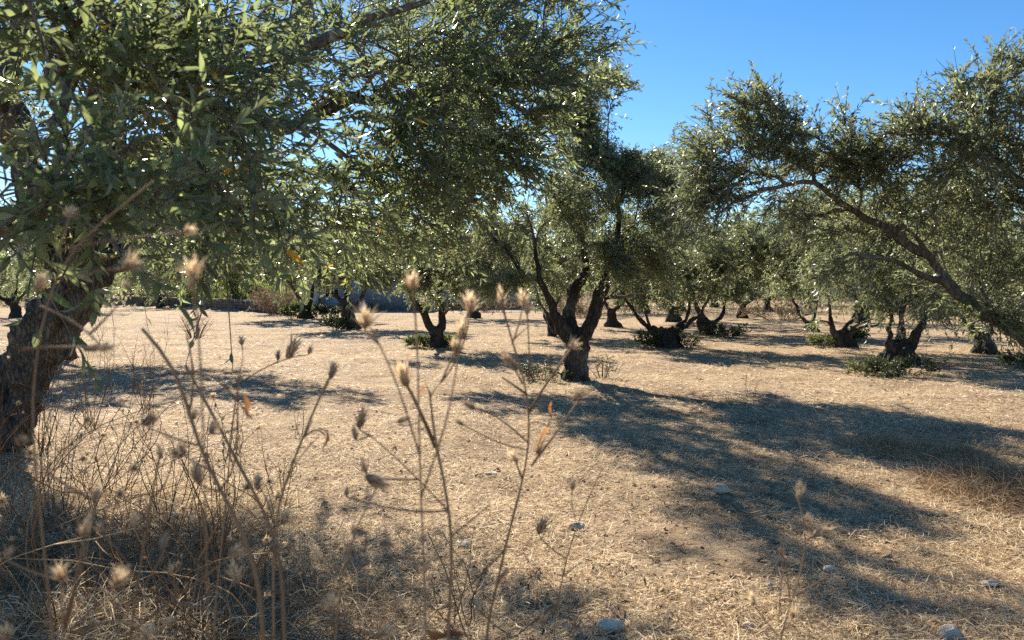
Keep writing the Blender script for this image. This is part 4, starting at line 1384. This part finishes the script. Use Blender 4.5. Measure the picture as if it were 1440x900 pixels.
# reddish heap of dry grass at the right edge
def heap(label, px, py, rx, ry, h, n, mat, name='dry_grass_clump', seed=1):
    r = np.random.default_rng(seed)
    x, y = G(px, py)
    b = (x, y, Hs(x, y))
    root = thing(name, label, 'dry grass', b)
    a = r.uniform(0, 6.283, n); q = np.sqrt(r.uniform(0, 1, n))
    p = np.stack([np.cos(a) * rx * q, np.sin(a) * ry * q, r.uniform(0, .5, n) * h * (1 - q * q)], -1)
    d = norm(np.stack([r.normal(0, 1, n), r.normal(0, 1, n), r.uniform(-.1, 1.1, n)], -1))
    L = r.uniform(.10, .34, n)
    s = norm(np.cross(d, r.normal(size=(n, 3)))) * r.uniform(.0010, .0022, n)[:, None]
    bow = norm(r.normal(size=(n, 3)))
    m = p + d * (L * .5)[:, None] + bow * (L * .08)[:, None]
    e = p + d * L[:, None] - np.array([0, 0, 1]) * (L * .25)[:, None] + bow * (L * .15)[:, None]
    v = np.stack([p - s, p + s, m + s, m - s, e], 1).reshape(-1, 3)
    base = (np.arange(n) * 5)[:, None]
    o = link('blades', mesh_np('blades', v, [base + np.array([[0, 1, 2, 3]]), base + np.array([[3, 2, 4]])], [mat], {'tint': np.repeat(r.uniform(0, 1, n), 5)}, False), root)
    tag(o, kind='stuff')


heap('rust brown heap of dry grass at the right edge beyond the broad shadow', 1425, 690, .6, .7, .24, 4200, M_RUST, seed=3)
heap('thin tan patch of dry grass left of the rust brown heap', 1310, 640, .55, .3, .07, 700, M_RUST, seed=4)
heap('flattened brown dry grass mat at the tip of the broad shadow', 1240, 628, .4, .25, .07, 450, M_RUST, seed=5)
heap('tangle of dead stalks under the foreground weeds at bottom left', 330, 880, .9, .7, .20, 3000, M_DRYBUSH, seed=6)
heap('low pale tangle of dead grass filling the middle of the thicket', 190, 730, 1.1, .8, .22, 3600, M_STRAW, seed=8)
heap('tangle of dead stalks in the bottom left corner under the thicket', 60, 800, 1.0, 1.0, .32, 5200, M_DRYBUSH, seed=7)


# ------------------------------------------------------------------ stones and fallen twigs
def stone(label, px, py, wpx, flat=.5, seed=0, mat=None):
    r = np.random.default_rng(seed + 300)
    x, y = G(px, py)
    w = wpx * y / F / 2
    bm = bmesh.new()
    bmesh.ops.create_icosphere(bm, subdivisions=3, radius=1)
    v = np.array([q.co[:] for q in bm.verts])
    v = v * (1 + .28 * vnoise(v * 1.3 + seed * 9, seed) + .10 * vnoise(v * 3.4, seed + 1))[:, None]
    # a few broken faces
    for k in range(5):
        nrm = norm(r.normal(size=3)); c = r.uniform(.62, .85)
        dd = v @ nrm - c
        v = v - np.clip(dd, 0, None)[:, None] * nrm * .9
    v = v * np.array([w, w * r.uniform(.55, .8), w * flat])
    ca, sa = math.cos(r.uniform(-.5, .5)), math.sin(r.uniform(-.5, .5))
    for q, co in zip(bm.verts, v): q.co = (co[0] * ca - co[1] * sa, co[0] * sa + co[1] * ca, co[2])
    me = bpy.data.meshes.new('stone'); bm.to_mesh(me); bm.free()
    me.materials.append(mat or M_STONE)
    o = link('stone', me, None, (x, y, Hs(x, y) + w * flat * .55 + .012))
    tag(o, label, 'stone', 'loose stones on the straw')


stone('pale rounded stone lying in the broad tree shadow', 1014, 692, 30, .45, 1)
stone('flat tan stone at the bottom edge right of the tall weeds', 860, 880, 38, .5, 2)
stone('white stone with a dark side in the sun below the broad shadow', 1165, 798, 22, .5, 3)
stone('flat beige stone on the sunny straw behind the thin leafless stem', 812, 735, 30, .3, 4)
stone('long flat stone in the straw just left of the forked weed stem', 652, 763, 26, .3, 5)
stone('grey stone in the bottom right corner', 1338, 892, 44, .45, 6)
stone('pale flat stone in the shadow at the right edge', 1392, 818, 30, .3, 7)
stone('brown stone near the bottom beside the thin right weed', 1052, 876, 20, .5, 8)
stone('small tan stone below the thin right weed', 1080, 818, 14, .6, 9)
stone('small pale stone in the straw under the narrow fork tree', 690, 660, 16, .4, 10)
stone('pale stone among the dead stalks at bottom left', 440, 886, 18, .5, 11)


def fallen_twig(label, pts, r0, seed):
    x, y = G(*pts[0])
    b = np.array([x, y, Hs(x, y)])
    q = []
    for a in pts:
        gx, gy = G(*a); q.append((gx, gy, Hs(gx, gy) + .012))
    q = np.array(q) - b
    t = np.linspace(0, 1, 9)
    q = np.stack([np.interp(t, np.linspace(0, 1, len(q)), q[:, k]) for k in range(3)], -1)
    q = q + np.random.default_rng(seed).normal(0, .006, q.shape) * (1, 1, .6)
    mb = MB(); mb.sweep(q, np.linspace(r0, r0 * .5, 9), 5, .3)
    o = link('fallen_twig', mb.mesh('fallen_twig', [M_STEM]), None, tuple(b))
    tag(o, label, 'twig', 'fallen twigs on the straw')


fallen_twig('short dark fallen twig in the sun left of the tall forked weed', [(668, 662), (680, 658), (692, 655)], .008, 1)
fallen_twig('dark fallen twig lying in the sun left of the thin right weed', [(1010, 822), (1025, 830), (1040, 840)], .007, 2)
fallen_twig('grey fallen twig below the thin right weed', [(1118, 868), (1135, 864), (1150, 860)], .006, 3)
fallen_twig('long thin fallen twig in the straw between the two centre weeds', [(652, 735), (700, 738), (722, 745)], .004, 4)


# ------------------------------------------------------------------ dry weeds in front of the camera
def head_mesh(seed, open_=1.0, mat=None):
    """dry flower head: a bract cup with rings of pointed papery scales and a tuft of bristles; 1 unit tall"""
    r = np.random.default_rng(seed)
    mb = MB()
    prof = [(0.03, 0), (.09, .05), (.14, .15), (.14, .27), (.10, .36), (.02, .39)]
    n = 9
    v = np.array([[a * math.cos(k / n * 6.283), a * math.sin(k / n * 6.283), z] for a, z in prof for k in range(n)])
    f = [[i * n + j, i * n + (j + 1) % n, (i + 1) * n + (j + 1) % n, (i + 1) * n + j] for i in range(len(prof) - 1) for j in range(n)]
    mb.add(v, None, f, .25)
    for ring, (z0, rad, cnt, L, spread) in enumerate(((.05, .09, 9, .50, .95), (.13, .13, 11, .66, .75), (.22, .13, 13, .78, .55), (.30, .10, 11, .80, .35), (.35, .05, 8, .72, .16))):
        for k in range(cnt):
            a = (k + r.uniform(-.3, .3)) / cnt * 6.283 + ring
            q = np.array([math.cos(a), math.sin(a), 0]); s = np.array([-math.sin(a), math.cos(a), 0])
            if r.uniform() < .18: continue
            sp = spread * open_ * r.uniform(.45, 1.5) * (1 + .25 * math.cos(a - seed))
            L_ = L * r.uniform(.55, 1.25)
            b = q * rad + (0, 0, z0)
            d1 = norm(q * sp + np.array([0, 0, 1]))
            d2 = norm(q * sp * 1.9 + np.array([0, 0, 1]) + r.normal(0, .15, 3))
            w = r.uniform(.026, .058)
            m = b + d1 * L_ * .5; t = m + d2 * L_ * .5
            mb.add([b - s * w * .7, b + s * w * .7, m + s * w, m - s * w, m + d1 * .03 - q * .03, t], [[3, 2, 5]], [[0, 1, 2, 3]], [.45, .45, .8, .8, .75, r.uniform(.8, 1)])
    return mb.mesh('seed_head', [mat or M_HEAD])


HEADS = [head_mesh(k, o) for k, o in enumerate((1.0, .6, 1.15, .8, 1.25, .45))]


def wilt_mesh(seed):
    r = np.random.default_rng(seed)
    t = np.linspace(0, 1, 7)
    w = .17 * np.sin(np.pi * np.clip(t * .95 + .04, 0, 1)) ** .8
    cx = .10 * np.sin(t * 4 + seed); cz = .08 * np.cos(t * 5 + seed)
    v = []
    for k in range(7):
        v += [[cx[k] - w[k], t[k], cz[k] + w[k] * .6], [cx[k], t[k], cz[k]], [cx[k] + w[k], t[k], cz[k] + w[k] * (.3 + .5 * math.sin(k))]]
    f = [[i * 3 + j, i * 3 + j + 1, i * 3 + j + 4, i * 3 + j + 3] for i in range(6) for j in range(2)]
    return mesh_np('withered_leaf', v, [f], [M_ORANGE], {'tint': np.repeat(np.linspace(.3, 1, 7), 3)})


WILTS = [wilt_mesh(k) for k in range(3)]
BROWN = [head_mesh(20 + k, o, M_HEADB) for k, o in enumerate((.55, .75, .4, .9))]
HEADN = 0


def basis_from(d, roll):
    d = norm(np.asarray(d, float))
    ref = np.array([0, 0, 1.0]) if abs(d[2]) < .9 else np.array([1.0, 0, 0])
    u = norm(np.cross(ref, d)); w = np.cross(d, u)
    c, s = math.cos(roll), math.sin(roll)
    return u * c + w * s, w * c - u * s, d


def weed(label, d, stems, heads=(), leaves=(), foot=None, group=None, name='dry_weed', seed=0, extra=None):
    """stems: (pixel points from the bottom up, radius at bottom, at top [, depth offset at top]); the first one goes on down to the ground.
    heads: (px, py, size in px, (dx, dy) pointing direction in the picture, y up)"""
    global HEADN
    r = np.random.default_rng(seed + 900)
    stems3 = []
    for k, st in enumerate(stems):
        pts, r0, r1 = st[:3]
        dd = st[3] if len(st) > 3 else 0.0
        q = [P(x, y, d + dd * i / max(1, len(pts) - 1)) for i, (x, y) in enumerate(pts)]
        stems3.append([q, r0, r1])
    q0 = stems3[0][0]
    if foot is None:
        g = q0[0] + (q0[0] - q0[1]) * .4
        foot = (g[0] * .9 + q0[0][0] * .1, max(.35, q0[0][1] + r.uniform(-.05, .15)))
    zf = Hs(foot[0], foot[1])
    b = np.array([foot[0], foot[1], zf])
    if q0[0][2] > zf + .05:
        h = q0[0][2] - zf
        low = [b + np.array([0, 0, -.02])] + [b * (1 - t) + q0[0] * t + np.append(r.normal(0, .012, 2), 0) for t in (.25, .5, .75)]
        stems3[0][0] = low + q0
        stems3[0][1] *= 1.25
    root = thing(name, label, 'dry weed', tuple(b), group)
    mb = MB()
    lines = []
    for q, r0, r1 in stems3:
        q = np.array(q)
        # smooth the traced line
        t = np.concatenate([[0], np.cumsum(np.linalg.norm(np.diff(q, axis=0), axis=1))])
        m = max(6, min(60, int(t[-1] / .018)))
        s = np.linspace(0, t[-1], m)
        c = np.stack([np.interp(s, t, q[:, k]) for k in range(3)], -1)
        for _ in range(3): c[1:-1] = .25 * c[:-2] + .5 * c[1:-1] + .25 * c[2:]
        rad = .8 * np.linspace(r0, r1, m) * (1 + .18 * (np.sin(s * 70 + seed) > .93)) * r.uniform(.92, 1.08, m)
        tone = np.clip(.35 + .35 * np.linspace(0, 1, m) + r.normal(0, .05), 0, 1)
        lines.append(c - b)
        mb.sweep(c - b, rad, 6, np.append(np.repeat(tone, 6), [tone[0], tone[-1]]))
    line = np.vstack(lines)

    def stalk(p):
        # a fine stalk from the nearest lower stem up to a head or leaf that stands off it
        dd = np.linalg.norm(line - p, axis=1) + np.where(line[:, 2] > p[2] + .004, .06, 0) - .25 * np.clip(p[2] - line[:, 2], 0, .04)
        q = line[int(np.argmin(dd))]
        L = np.linalg.norm(q - p)
        if L < .004: return
        m = (p + q) / 2 + np.array([r.normal(0, .06), r.normal(0, .06), -.10]) * L
        t = np.linspace(0, 1, 7)[:, None]
        mb.sweep((1 - t) ** 2 * q + 2 * t * (1 - t) * m + t * t * p, np.linspace(.0012, .0007, 7), 4, r.uniform(.3, .7))
    for (px, py, size, dr) in heads:
        HEADN += 1
        dj = d + r.normal(0, .02)
        p = P(px, py, dj)
        L = size * dj / F * r.uniform(.75, 1.2)
        u, w, dv = basis_from((dr[0], r.normal(0, .35), dr[1]), r.uniform(0, 6.28))
        p = p - dv * L * .5
        stalk(p - b)
        brown = 470 < py < 800 and r.uniform() < .6
        o = link('seed_head', BROWN[HEADN % 4] if brown else HEADS[HEADN % 6], root)
        t_ = p - b
        o.matrix_basis = Matrix(((u[0] * L, w[0] * L, dv[0] * L, t_[0]), (u[1] * L, w[1] * L, dv[1] * L, t_[1]), (u[2] * L, w[2] * L, dv[2] * L, t_[2]), (0, 0, 0, 1)))
    for k, (px, py, size, dr) in enumerate(leaves):
        p = P(px, py, d)
        L = size * d / F
        u, w, dv = basis_from((dr[0], r.normal(0, .2), dr[1]), r.uniform(-.6, .6))
        o = link('withered_leaf', WILTS[k % 3], root)
        o['label'] = 'orange withered leaf'
        t_ = p - b - dv * L * .5
        stalk(t_ if t_[2] > (p - b)[2] or dv[2] > 0 else t_)
        o.matrix_basis = Matrix(((u[0] * L, dv[0] * L, w[0] * L, t_[0]), (u[1] * L, dv[1] * L, w[1] * L, t_[1]), (u[2] * L, dv[2] * L, w[2] * L, t_[2]), (0, 0, 0, 1)))
    link('stem', mb.mesh('stem', [M_STEM]), root)
    return root


weed('tall dry weed with forked pale stems and two orange leaves, before the black trunk', .95,
     [([(680, 895), (700, 820), (712, 760), (735, 678), (745, 640), (746, 590), (742, 545), (739, 525), (724, 495), (714, 470), (706, 425)], .0036, .0012),
      ([(735, 677), (728, 655), (722, 642)], .0014, .001), ([(742, 622), (707, 590), (690, 576), (664, 572)], .0014, .001), ([(740, 632), (707, 628), (680, 614), (650, 596)], .0012, .0008),
      ([(741, 555), (725, 543), (705, 530)], .002, .0012), ([(735, 540), (728, 525), (717, 512)], .0014, .001), ([(744, 540), (745, 500), (742, 440), (740, 425)], .0012, .0009), ([(720, 485), (732, 450), (736, 425)], .0012, .0009),
      ([(744, 580), (755, 557), (775, 530), (790, 508), (803, 490)], .0024, .0013), ([(747, 655), (771, 625), (795, 590), (813, 564)], .0018, .0012), ([(745, 572), (758, 566), (772, 568), (778, 574)], .001, .0006), ([(746, 594), (760, 592), (770, 600)], .001, .0006),
      ([(712, 770), (700, 785), (660, 825), (640, 845)], .0016, .001), ([(722, 478), (735, 465), (745, 458)], .001, .0006)],
     [(705, 417, 26, (0, 1)), (735, 419, 26, (-.2, 1)), (742, 433, 20, (.2, 1)), (807, 484, 24, (1, .5)), (816, 556, 28, (.7, .7)), (715, 506, 26, (-.7, .6)), (659, 569, 22, (-.8, .6)),
      (646, 594, 14, (-1, .6)), (722, 641, 20, (-.6, 1)), (758, 627, 22, (.3, 1)), (710, 805, 14, (.5, .5)), (772, 500, 10, (.4, 1))],
     [(774, 578, 28, (.05, 1)), (763, 612, 32, (.4, 1)), (645, 893, 46, (1, -.1)), (616, 893, 40, (-1, .1))], seed=1)

weed('tall dry weed with one dark stem and big round heads, left of the forked weed', .85,
     [([(630, 895), (637, 760), (630, 700), (615, 635), (605, 585), (604, 550)], .0036, .0016), ([(612, 630), (600, 600), (575, 548), (568, 530)], .0022, .0016),
      ([(611, 620), (590, 575), (578, 550)], .0016, .0014), ([(637, 752), (665, 730), (690, 708)], .0014, .0008), ([(630, 718), (600, 685), (560, 645), (520, 612)], .0011, .0008),
      ([(605, 560), (612, 545), (620, 538)], .001, .0006), ([(604, 552), (598, 538)], .001, .0006), ([(633, 850), (605, 870), (596, 820)], .0014, .0009)],
     [(567, 524, 44, (-.25, 1)), (568, 590, 26, (1, .3)), (508, 588, 28, (.2, 1)), (499, 609, 20, (-.2, 1)), (512, 656, 26, (-.3, 1)), (488, 691, 20, (.1, 1)), (650, 462, 28, (.1, 1)), (661, 424, 30, (0, 1))],
     [(590, 550, 22, (-.4, -1))], seed=2)

weed('pale feathery headed weed rising at the middle of the picture, heads above the straw', .70,
     [([(600, 895), (592, 700), (588, 560), (588, 470), (584, 425), (580, 402)], .0018, .001), ([(590, 640), (560, 540), (530, 470), (518, 455)], .0012, .0008),
      ([(592, 700), (640, 560), (641, 500), (645, 478), (650, 465)], .0012, .0008), ([(641, 500), (655, 450), (661, 430)], .001, .0007)],
     [(580, 395, 30, (-.1, 1)), (515, 446, 34, (.2, 1)), (640, 486, 26, (0, 1))], seed=3)

weed('weed with drooping dark round heads, low and left of the tall stems', .75,
     [([(470, 895), (480, 800), (500, 740), (520, 700), (530, 685)], .0018, .001), ([(490, 780), (520, 772), (545, 766)], .0012, .0008), ([(485, 800), (495, 760), (502, 750)], .001, .0007), ([(470, 890), (465, 865), (466, 850)], .0012, .0008),
      ([(472, 880), (520, 895), (545, 892)], .0012, .0009)],
     [(532, 678, 36, (.3, -.2)), (502, 748, 22, (-1, .3)), (545, 765, 28, (1, -.3)), (466, 846, 26, (0, 1)), (545, 890, 28, (.8, .3)), (447, 782, 24, (-.6, .6))], seed=4)

weed('thin dark leafless stem leaning right in front of the sunny straw', 1.15,
     [([(778, 895), (790, 810), (805, 755), (825, 705), (850, 652)], .0026, .0009), ([(780, 850), (750, 875), (722, 897)], .0024, .0016), ([(781, 850), (772, 872), (764, 880)], .001, .0008), ([(790, 810), (806, 800), (818, 790)], .0009, .0006),
      ([(812, 740), (800, 700), (806, 682)], .0009, .0006), ([(800, 895), (812, 868), (820, 850)], .0012, .0008)],
     [(762, 866, 22, (0, 1)), (820, 844, 18, (.3, 1)), (805, 679, 18, (0, 1)), (762, 740, 26, (.4, 1)), (677, 855, 26, (-.3, 1))], seed=5)

weed('slender blurred weed standing alone before the dark shadow at right', .95,
     [([(1095, 895), (1108, 860), (1120, 830), (1135, 775), (1136, 730), (1122, 700)], .0028, .0012), ([(1135, 760), (1150, 745), (1180, 730)], .0014, .0009), ([(1118, 838), (1140, 825), (1165, 810)], .0014, .0008), ([(1133, 765), (1148, 755)], .001, .0008),
      ([(1112, 850), (1106, 800), (1102, 765)], .0012, .0007), ([(1098, 890), (1115, 875), (1117, 862)], .001, .0007), ([(1095, 895), (1065, 860), (1057, 845)], .001, .0007), ([(1095, 880), (1098, 820), (1103, 770)], .001, .0006)],
     [(1124, 690, 26, (0, 1)), (1150, 750, 18, (.6, .3)), (1164, 747, 16, (.6, .3)), (1117, 860, 18, (.1, 1)), (1057, 840, 20, (-.2, 1)), (1098, 775, 14, (-.3, 1)), (1136, 728, 14, (.1, 1))], seed=6)

weed('thick stemmed curved weed arching left across the dry thicket', .75,
     [([(370, 895), (367, 820), (350, 760), (310, 690), (280, 635), (265, 585), (257, 525), (225, 485), (200, 462)], .0036, .002), ([(310, 690), (345, 670), (330, 600), (335, 530)], .0014, .0009),
      ([(265, 585), (272, 560), (277, 530), (262, 470)], .0016, .001), ([(257, 525), (290, 505), (330, 560), (355, 590)], .0014, .0009)],
     [(277, 665, 30, (-.2, 1)), (257, 630, 24, (-.3, 1)), (272, 582, 22, (.3, 1)), (300, 600, 24, (.2, 1)), (210, 592, 34, (.9, .4))], [(345, 575, 40, (.4, -1))], seed=7)

weed('brown weed bending left beside the thick curved stem', .85,
     [([(400, 895), (397, 800), (385, 740), (362, 700), (340, 665), (310, 600), (285, 560), (262, 515)], .0036, .002), ([(385, 735), (372, 690), (362, 680)], .0012, .0008), ([(397, 800), (390, 775)], .0014, .001)],
     [(362, 678, 24, (-.1, 1)), (402, 728, 30, (.6, .8)), (387, 770, 26, (0, 1)), (330, 805, 30, (-.4, .8)), (240, 875, 24, (0, 1))], seed=8)

weed('straight reddish weed leaning right with one dark head at its tip', .95,
     [([(384, 760), (390, 710), (405, 665), (425, 620), (445, 565), (462, 532)], .0032, .0016), ([(430, 610), (440, 590)], .001, .0007), ([(428, 614), (444, 600), (455, 606), (457, 612)], .0016, .0012), ([(448, 602), (462, 606)], .0012, .001), ([(392, 705), (418, 640), (450, 612)], .0009, .0006)],
     [(468, 521, 24, (.3, 1))], [(456, 626, 32, (-.1, -1)), (462, 614, 20, (.6, -1))], seed=9)

weed('weed with two rough heads on a long side stem, before the shaded ground at left', 1.3,
     [([(300, 880), (318, 700), (330, 560), (338, 531)], .0024, .0014), ([(330, 545), (365, 518), (405, 502), (420, 500)], .0016, .0009), ([(332, 540), (345, 500), (340, 480)], .001, .0006), ([(405, 502), (411, 494)], .001, .0008)],
     [(412, 489, 30, (.5, .9)), (340, 479, 12, (0, 1)), (436, 492, 12, (.3, 1)), (391, 500, 14, (0, 1))], seed=10)

weed('pale bowed stem with feathery heads before the grey trunk at upper left', .65,
     [([(40, 560), (60, 450), (66, 400), (85, 350), (130, 320), (175, 290), (215, 255)], .0022, .0009), ([(85, 352), (120, 340), (195, 333), (260, 327)], .0012, .0007), ([(66, 395), (110, 385), (150, 378), (180, 376)], .001, .0007),
      ([(80, 360), (95, 320), (97, 305)], .0012, .0008), ([(55, 430), (105, 450), (130, 470), (140, 484)], .0012, .0009), ([(30, 492), (70, 487), (125, 488)], .0014, .001)],
     [(266, 323, 26, (.8, .5)), (187, 369, 28, (.6, .6)), (57, 398, 32, (.6, .8)), (97, 298, 26, (.4, .8)), (178, 402, 22, (-.2, 1)), (132, 490, 30, (1, .1)), (150, 489, 30, (1, .2))], seed=11)

weed('very near blurred weed with a large fluffy head against the far olive trees', .55,
     [([(285, 560), (280, 470), (276, 415), (271, 390)], .0012, .0008), ([(283, 520), (276, 430), (272, 400)], .0008, .0006)],
     [(270, 377, 34, (-.2, 1)), (268, 398, 18, (.1, 1))], seed=12)

weed('low blurred weed with broad pale heads in the bottom left corner', .6,
     [([(90, 895), (88, 850), (86, 815)], .0016, .001), ([(90, 880), (115, 780), (120, 750)], .0012, .0008), ([(95, 890), (160, 830), (170, 815)], .0012, .0008), ([(92, 885), (130, 740), (135, 705)], .0012, .0008), ([(100, 890), (190, 860), (205, 895)], .0012, .0009)],
     [(85, 805, 38, (0, 1)), (120, 740, 30, (.1, 1)), (170, 810, 34, (.3, 1)), (135, 695, 26, (0, 1)), (207, 890, 34, (.3, 1)), (12, 778, 22, (0, 1)), (10, 890, 34, (0, 1)), (30, 620, 26, (.4, .6))], seed=13)

weed('forked straw coloured weed with yellow tufts low in the thicket', .8,
     [([(180, 895), (195, 820), (205, 740), (215, 690), (225, 640)], .0028, .0014), ([(205, 745), (192, 735)], .001, .0007), ([(195, 815), (165, 770), (140, 745)], .0014, .0009), ([(215, 700), (232, 690), (245, 640)], .0014, .0008), ([(190, 840), (230, 785), (232, 770)], .0014, .0009),
      ([(182, 890), (300, 800), (330, 780)], .0016, .0012), ([(190, 835), (260, 850), (312, 862)], .0018, .0012)],
     [(230, 762, 28, (.1, 1)), (140, 742, 22, (-.4, 1)), (190, 733, 18, (-.4, 1)), (225, 636, 20, (0, 1)), (332, 776, 22, (.8, .4)), (240, 800, 24, (.2, 1))], seed=14)


# bushy dry weeds further off in the thicket: plain twiggy plants
def thicket(label, px, py, h, n, seed, spread=.35, nh=6):
    r = np.random.default_rng(seed + 50)
    x, y = G(px, py)
    b = np.array([x, y, Hs(x, y)])
    root = thing('dry_weed', label, 'dry weed', tuple(b), 'dry weeds of the thicket')
    mb = MB(); tips = []
    for k in range(n):
        a = r.uniform(0, 6.283)
        t = np.linspace(0, 1, 10)[:, None]
        d = np.array([math.cos(a) * spread * r.uniform(.2, 1.2), math.sin(a) * spread * r.uniform(.2, 1.2), 1]) * h * r.uniform(.55, 1.1)
        c = np.append(r.normal(0, .035, 2), -.01) + d * t + norm(r.normal(size=3) * (1, 1, .2)) * .12 * h * np.sin(t * 3.0) + np.cumsum(r.normal(0, .006, (10, 3)), 0)
        tone = r.uniform(.0, .7)
        mb.sweep(c, np.linspace(.0034, .0011, 10), 4, tone)
        tips.append(c[-1])
        for w in range(r.integers(2, 5)):
            i = r.integers(3, 9)
            dv = norm(c[i] - c[i - 1] + r.normal(0, .02, 3) * (1, 1, .4) + norm(r.normal(size=3)) * .06)
            e = c[i] + dv * h * r.uniform(.12, .32)
            mb.sweep([c[i], (c[i] + e) / 2 + r.normal(0, .008, 3), e], [.0016, .0013, .0008], 3, tone)
            tips.append(e)
    link('stem', mb.mesh('stem', [M_STEM]), root)
    for k in r.permutation(len(tips))[:nh]:
        L = r.uniform(.016, .026)
        u, w, dv = basis_from(np.array([r.normal(0, .4), r.normal(0, .4), 1]), r.uniform(0, 6))
        o = link('seed_head', BROWN[int(k) % 4] if r.uniform() < .6 else HEADS[int(k) % 6], root)
        t_ = tips[k]
        o.matrix_basis = Matrix(((u[0] * L, w[0] * L, dv[0] * L, t_[0]), (u[1] * L, w[1] * L, dv[1] * L, t_[1]), (u[2] * L, w[2] * L, dv[2] * L, t_[2]), (0, 0, 0, 1)))


thicket('twiggy dark weed at the foot of the grey trunk, left edge', 20, 745, .95, 12, 1)
thicket('twiggy weed of many thin dark stems before the grey trunk', 90, 770, .95, 13, 2)
thicket('thin dark weed rooted in the shade between trunk and curved stem', 160, 720, .8, 11, 3)
thicket('spreading dark weed low at left with crossing stems', 130, 850, .75, 12, 4)
thicket('tall thin weed just left of the curved stem', 235, 760, .85, 11, 5)
thicket('crooked thin weed behind the curved stem', 300, 790, .8, 11, 6)
thicket('short bushy weed behind the brown bent weed', 350, 850, .55, 12, 7, .5)
thicket('low tangled weed at the bottom left below the thicket', 230, 880, .5, 13, 8, .5)
thicket('sparse weed of few stems on the shaded ground right of the thicket', 395, 700, .55, 6, 9, .3, 3)
thicket('sparse small weed out on the straw in line with the bare bush', 330, 640, .45, 6, 10, .35, 3)
thicket('faint tiny weed on the sunlit straw near the left shadow', 420, 610, .35, 5, 11, .3, 3)
thicket('tall brush of bare twigs against the right side of the grey trunk', 128, 610, 1.25, 16, 17, .3, 3)
thicket('bare twigs sprouting at the shaded foot of the grey trunk', 60, 640, 1.1, 14, 18, .35, 3)
thicket('greyish twiggy weed between the grey trunk and the bare bush', 205, 585, 1.0, 12, 19, .4, 4)
thicket('dry weed at the left edge under the near leaves', -40, 690, 1.0, 11, 12)
thicket('leafless dark weed standing in the rust brown heap', 1370, 672, .42, 5, 13, .25, 0)
thicket('thin twig weed at the right edge by the rust brown heap', 1415, 640, .40, 4, 14, .25, 0)
thicket('fine upright weed alone on the sunny straw beyond the broad shadow', 1055, 560, .40, 3, 15, .1, 0)
thicket('low sprawling weed below the tall centre stems', 650, 880, .40, 8, 16, .5, 2)


def crossing(label, base_px, tips, seed):
    """a sprawling weed of long slanting stems; tips in photo pixels with their own distance"""
    r = np.random.default_rng(seed + 70)
    x, y = G(*base_px)
    b = np.array([x, y, Hs(x, y)])
    root = thing('dry_weed', label, 'dry weed', tuple(b), 'dry weeds of the thicket')
    mb = MB()
    hd = []
    for (px, py, d) in tips:
        e = P(px, py, d) - b
        t = np.linspace(0, 1, 12)[:, None]
        c = e * t + norm(np.array([r.normal(), r.normal(), .6])) * .10 * np.linalg.norm(e) * np.sin(t * 3.14) + np.cumsum(r.normal(0, .005, (12, 3)), 0) + np.append(r.normal(0, .03, 2), 0) * (1 - t)
        tone = r.uniform(.1, .95)
        mb.sweep(c, np.linspace(.0030, .0010, 12), 4, tone)
        hd.append((c[-1], norm(c[-1] - c[-2])))
        for w in range(3):
            i = r.integers(4, 11)
            q = c[i] + norm(c[i] - c[i - 1] + r.normal(0, .05, 3)) * r.uniform(.06, .18)
            mb.sweep([c[i], (c[i] + q) / 2 + r.normal(0, .006, 3), q], [.0014, .0011, .0007], 3, tone)
            if w == 0: hd.append((q, norm(q - c[i])))
    link('stem', mb.mesh('stem', [M_STEM]), root)
    for k, (p, dv) in enumerate(hd):
        if r.uniform() < .45: continue
        L = r.uniform(.016, .028)
        u, w, dd = basis_from(dv, r.uniform(0, 6))
        o = link('seed_head', HEADS[k % 6], root)
        o.matrix_basis = Matrix(((u[0] * L, w[0] * L, dd[0] * L, p[0]), (u[1] * L, w[1] * L, dd[1] * L, p[1]), (u[2] * L, w[2] * L, dd[2] * L, p[2]), (0, 0, 0, 1)))


crossing('sprawling weed with long dark stems slanting up right across the thicket', (60, 800), [(262, 560, 2.2), (190, 590, 2.4), (330, 540, 2.3), (150, 620, 2.6), (60, 560, 2.7), (10, 600, 2.6), (240, 700, 2.2)], 1)
crossing('sprawling weed with pale stems slanting up left at the bottom left', (330, 900), [(120, 720, 1.6), (190, 660, 1.7), (60, 690, 1.6), (250, 640, 1.9), (330, 700, 2.0), (20, 800, 1.6), (400, 690, 2.2)], 2)
crossing('low weed with long arms reaching right below the leaning reddish stem', (250, 860), [(440, 720, 2.3), (480, 780, 2.2), (420, 640, 2.5), (360, 610, 2.6), (300, 580, 2.6), (390, 820, 2.0)], 3)
crossing('dark weed with wiry arms in the shade below the grey trunk', (130, 700), [(300, 560, 3.2), (250, 520, 3.4), (90, 540, 3.3), (170, 540, 3.2), (20, 560, 3.3), (320, 620, 3.2)], 4)

heap('pale heap of dead straw at the left edge under the tall thicket', 10, 770, .7, .6, .26, 2600, M_STRAW, seed=9)
heap('pale dead grass at the bottom edge left of the curved stem', 150, 893, .8, .35, .24, 2200, M_STRAW, seed=10)
crossing('pale bleached weed of many fine stems rising from the bottom left corner', (60, 885), [(40, 640, 1.5), (110, 600, 1.6), (170, 640, 1.5), (15, 700, 1.4), (200, 720, 1.6), (90, 690, 1.4), (130, 660, 1.7), (250, 690, 1.8)], 5)
crossing('pale bleached weed of stiff stems in the middle of the bottom edge thicket', (280, 893), [(240, 640, 1.7), (300, 660, 1.6), (350, 700, 1.7), (180, 690, 1.6), (380, 760, 1.8), (320, 740, 1.5)], 6)
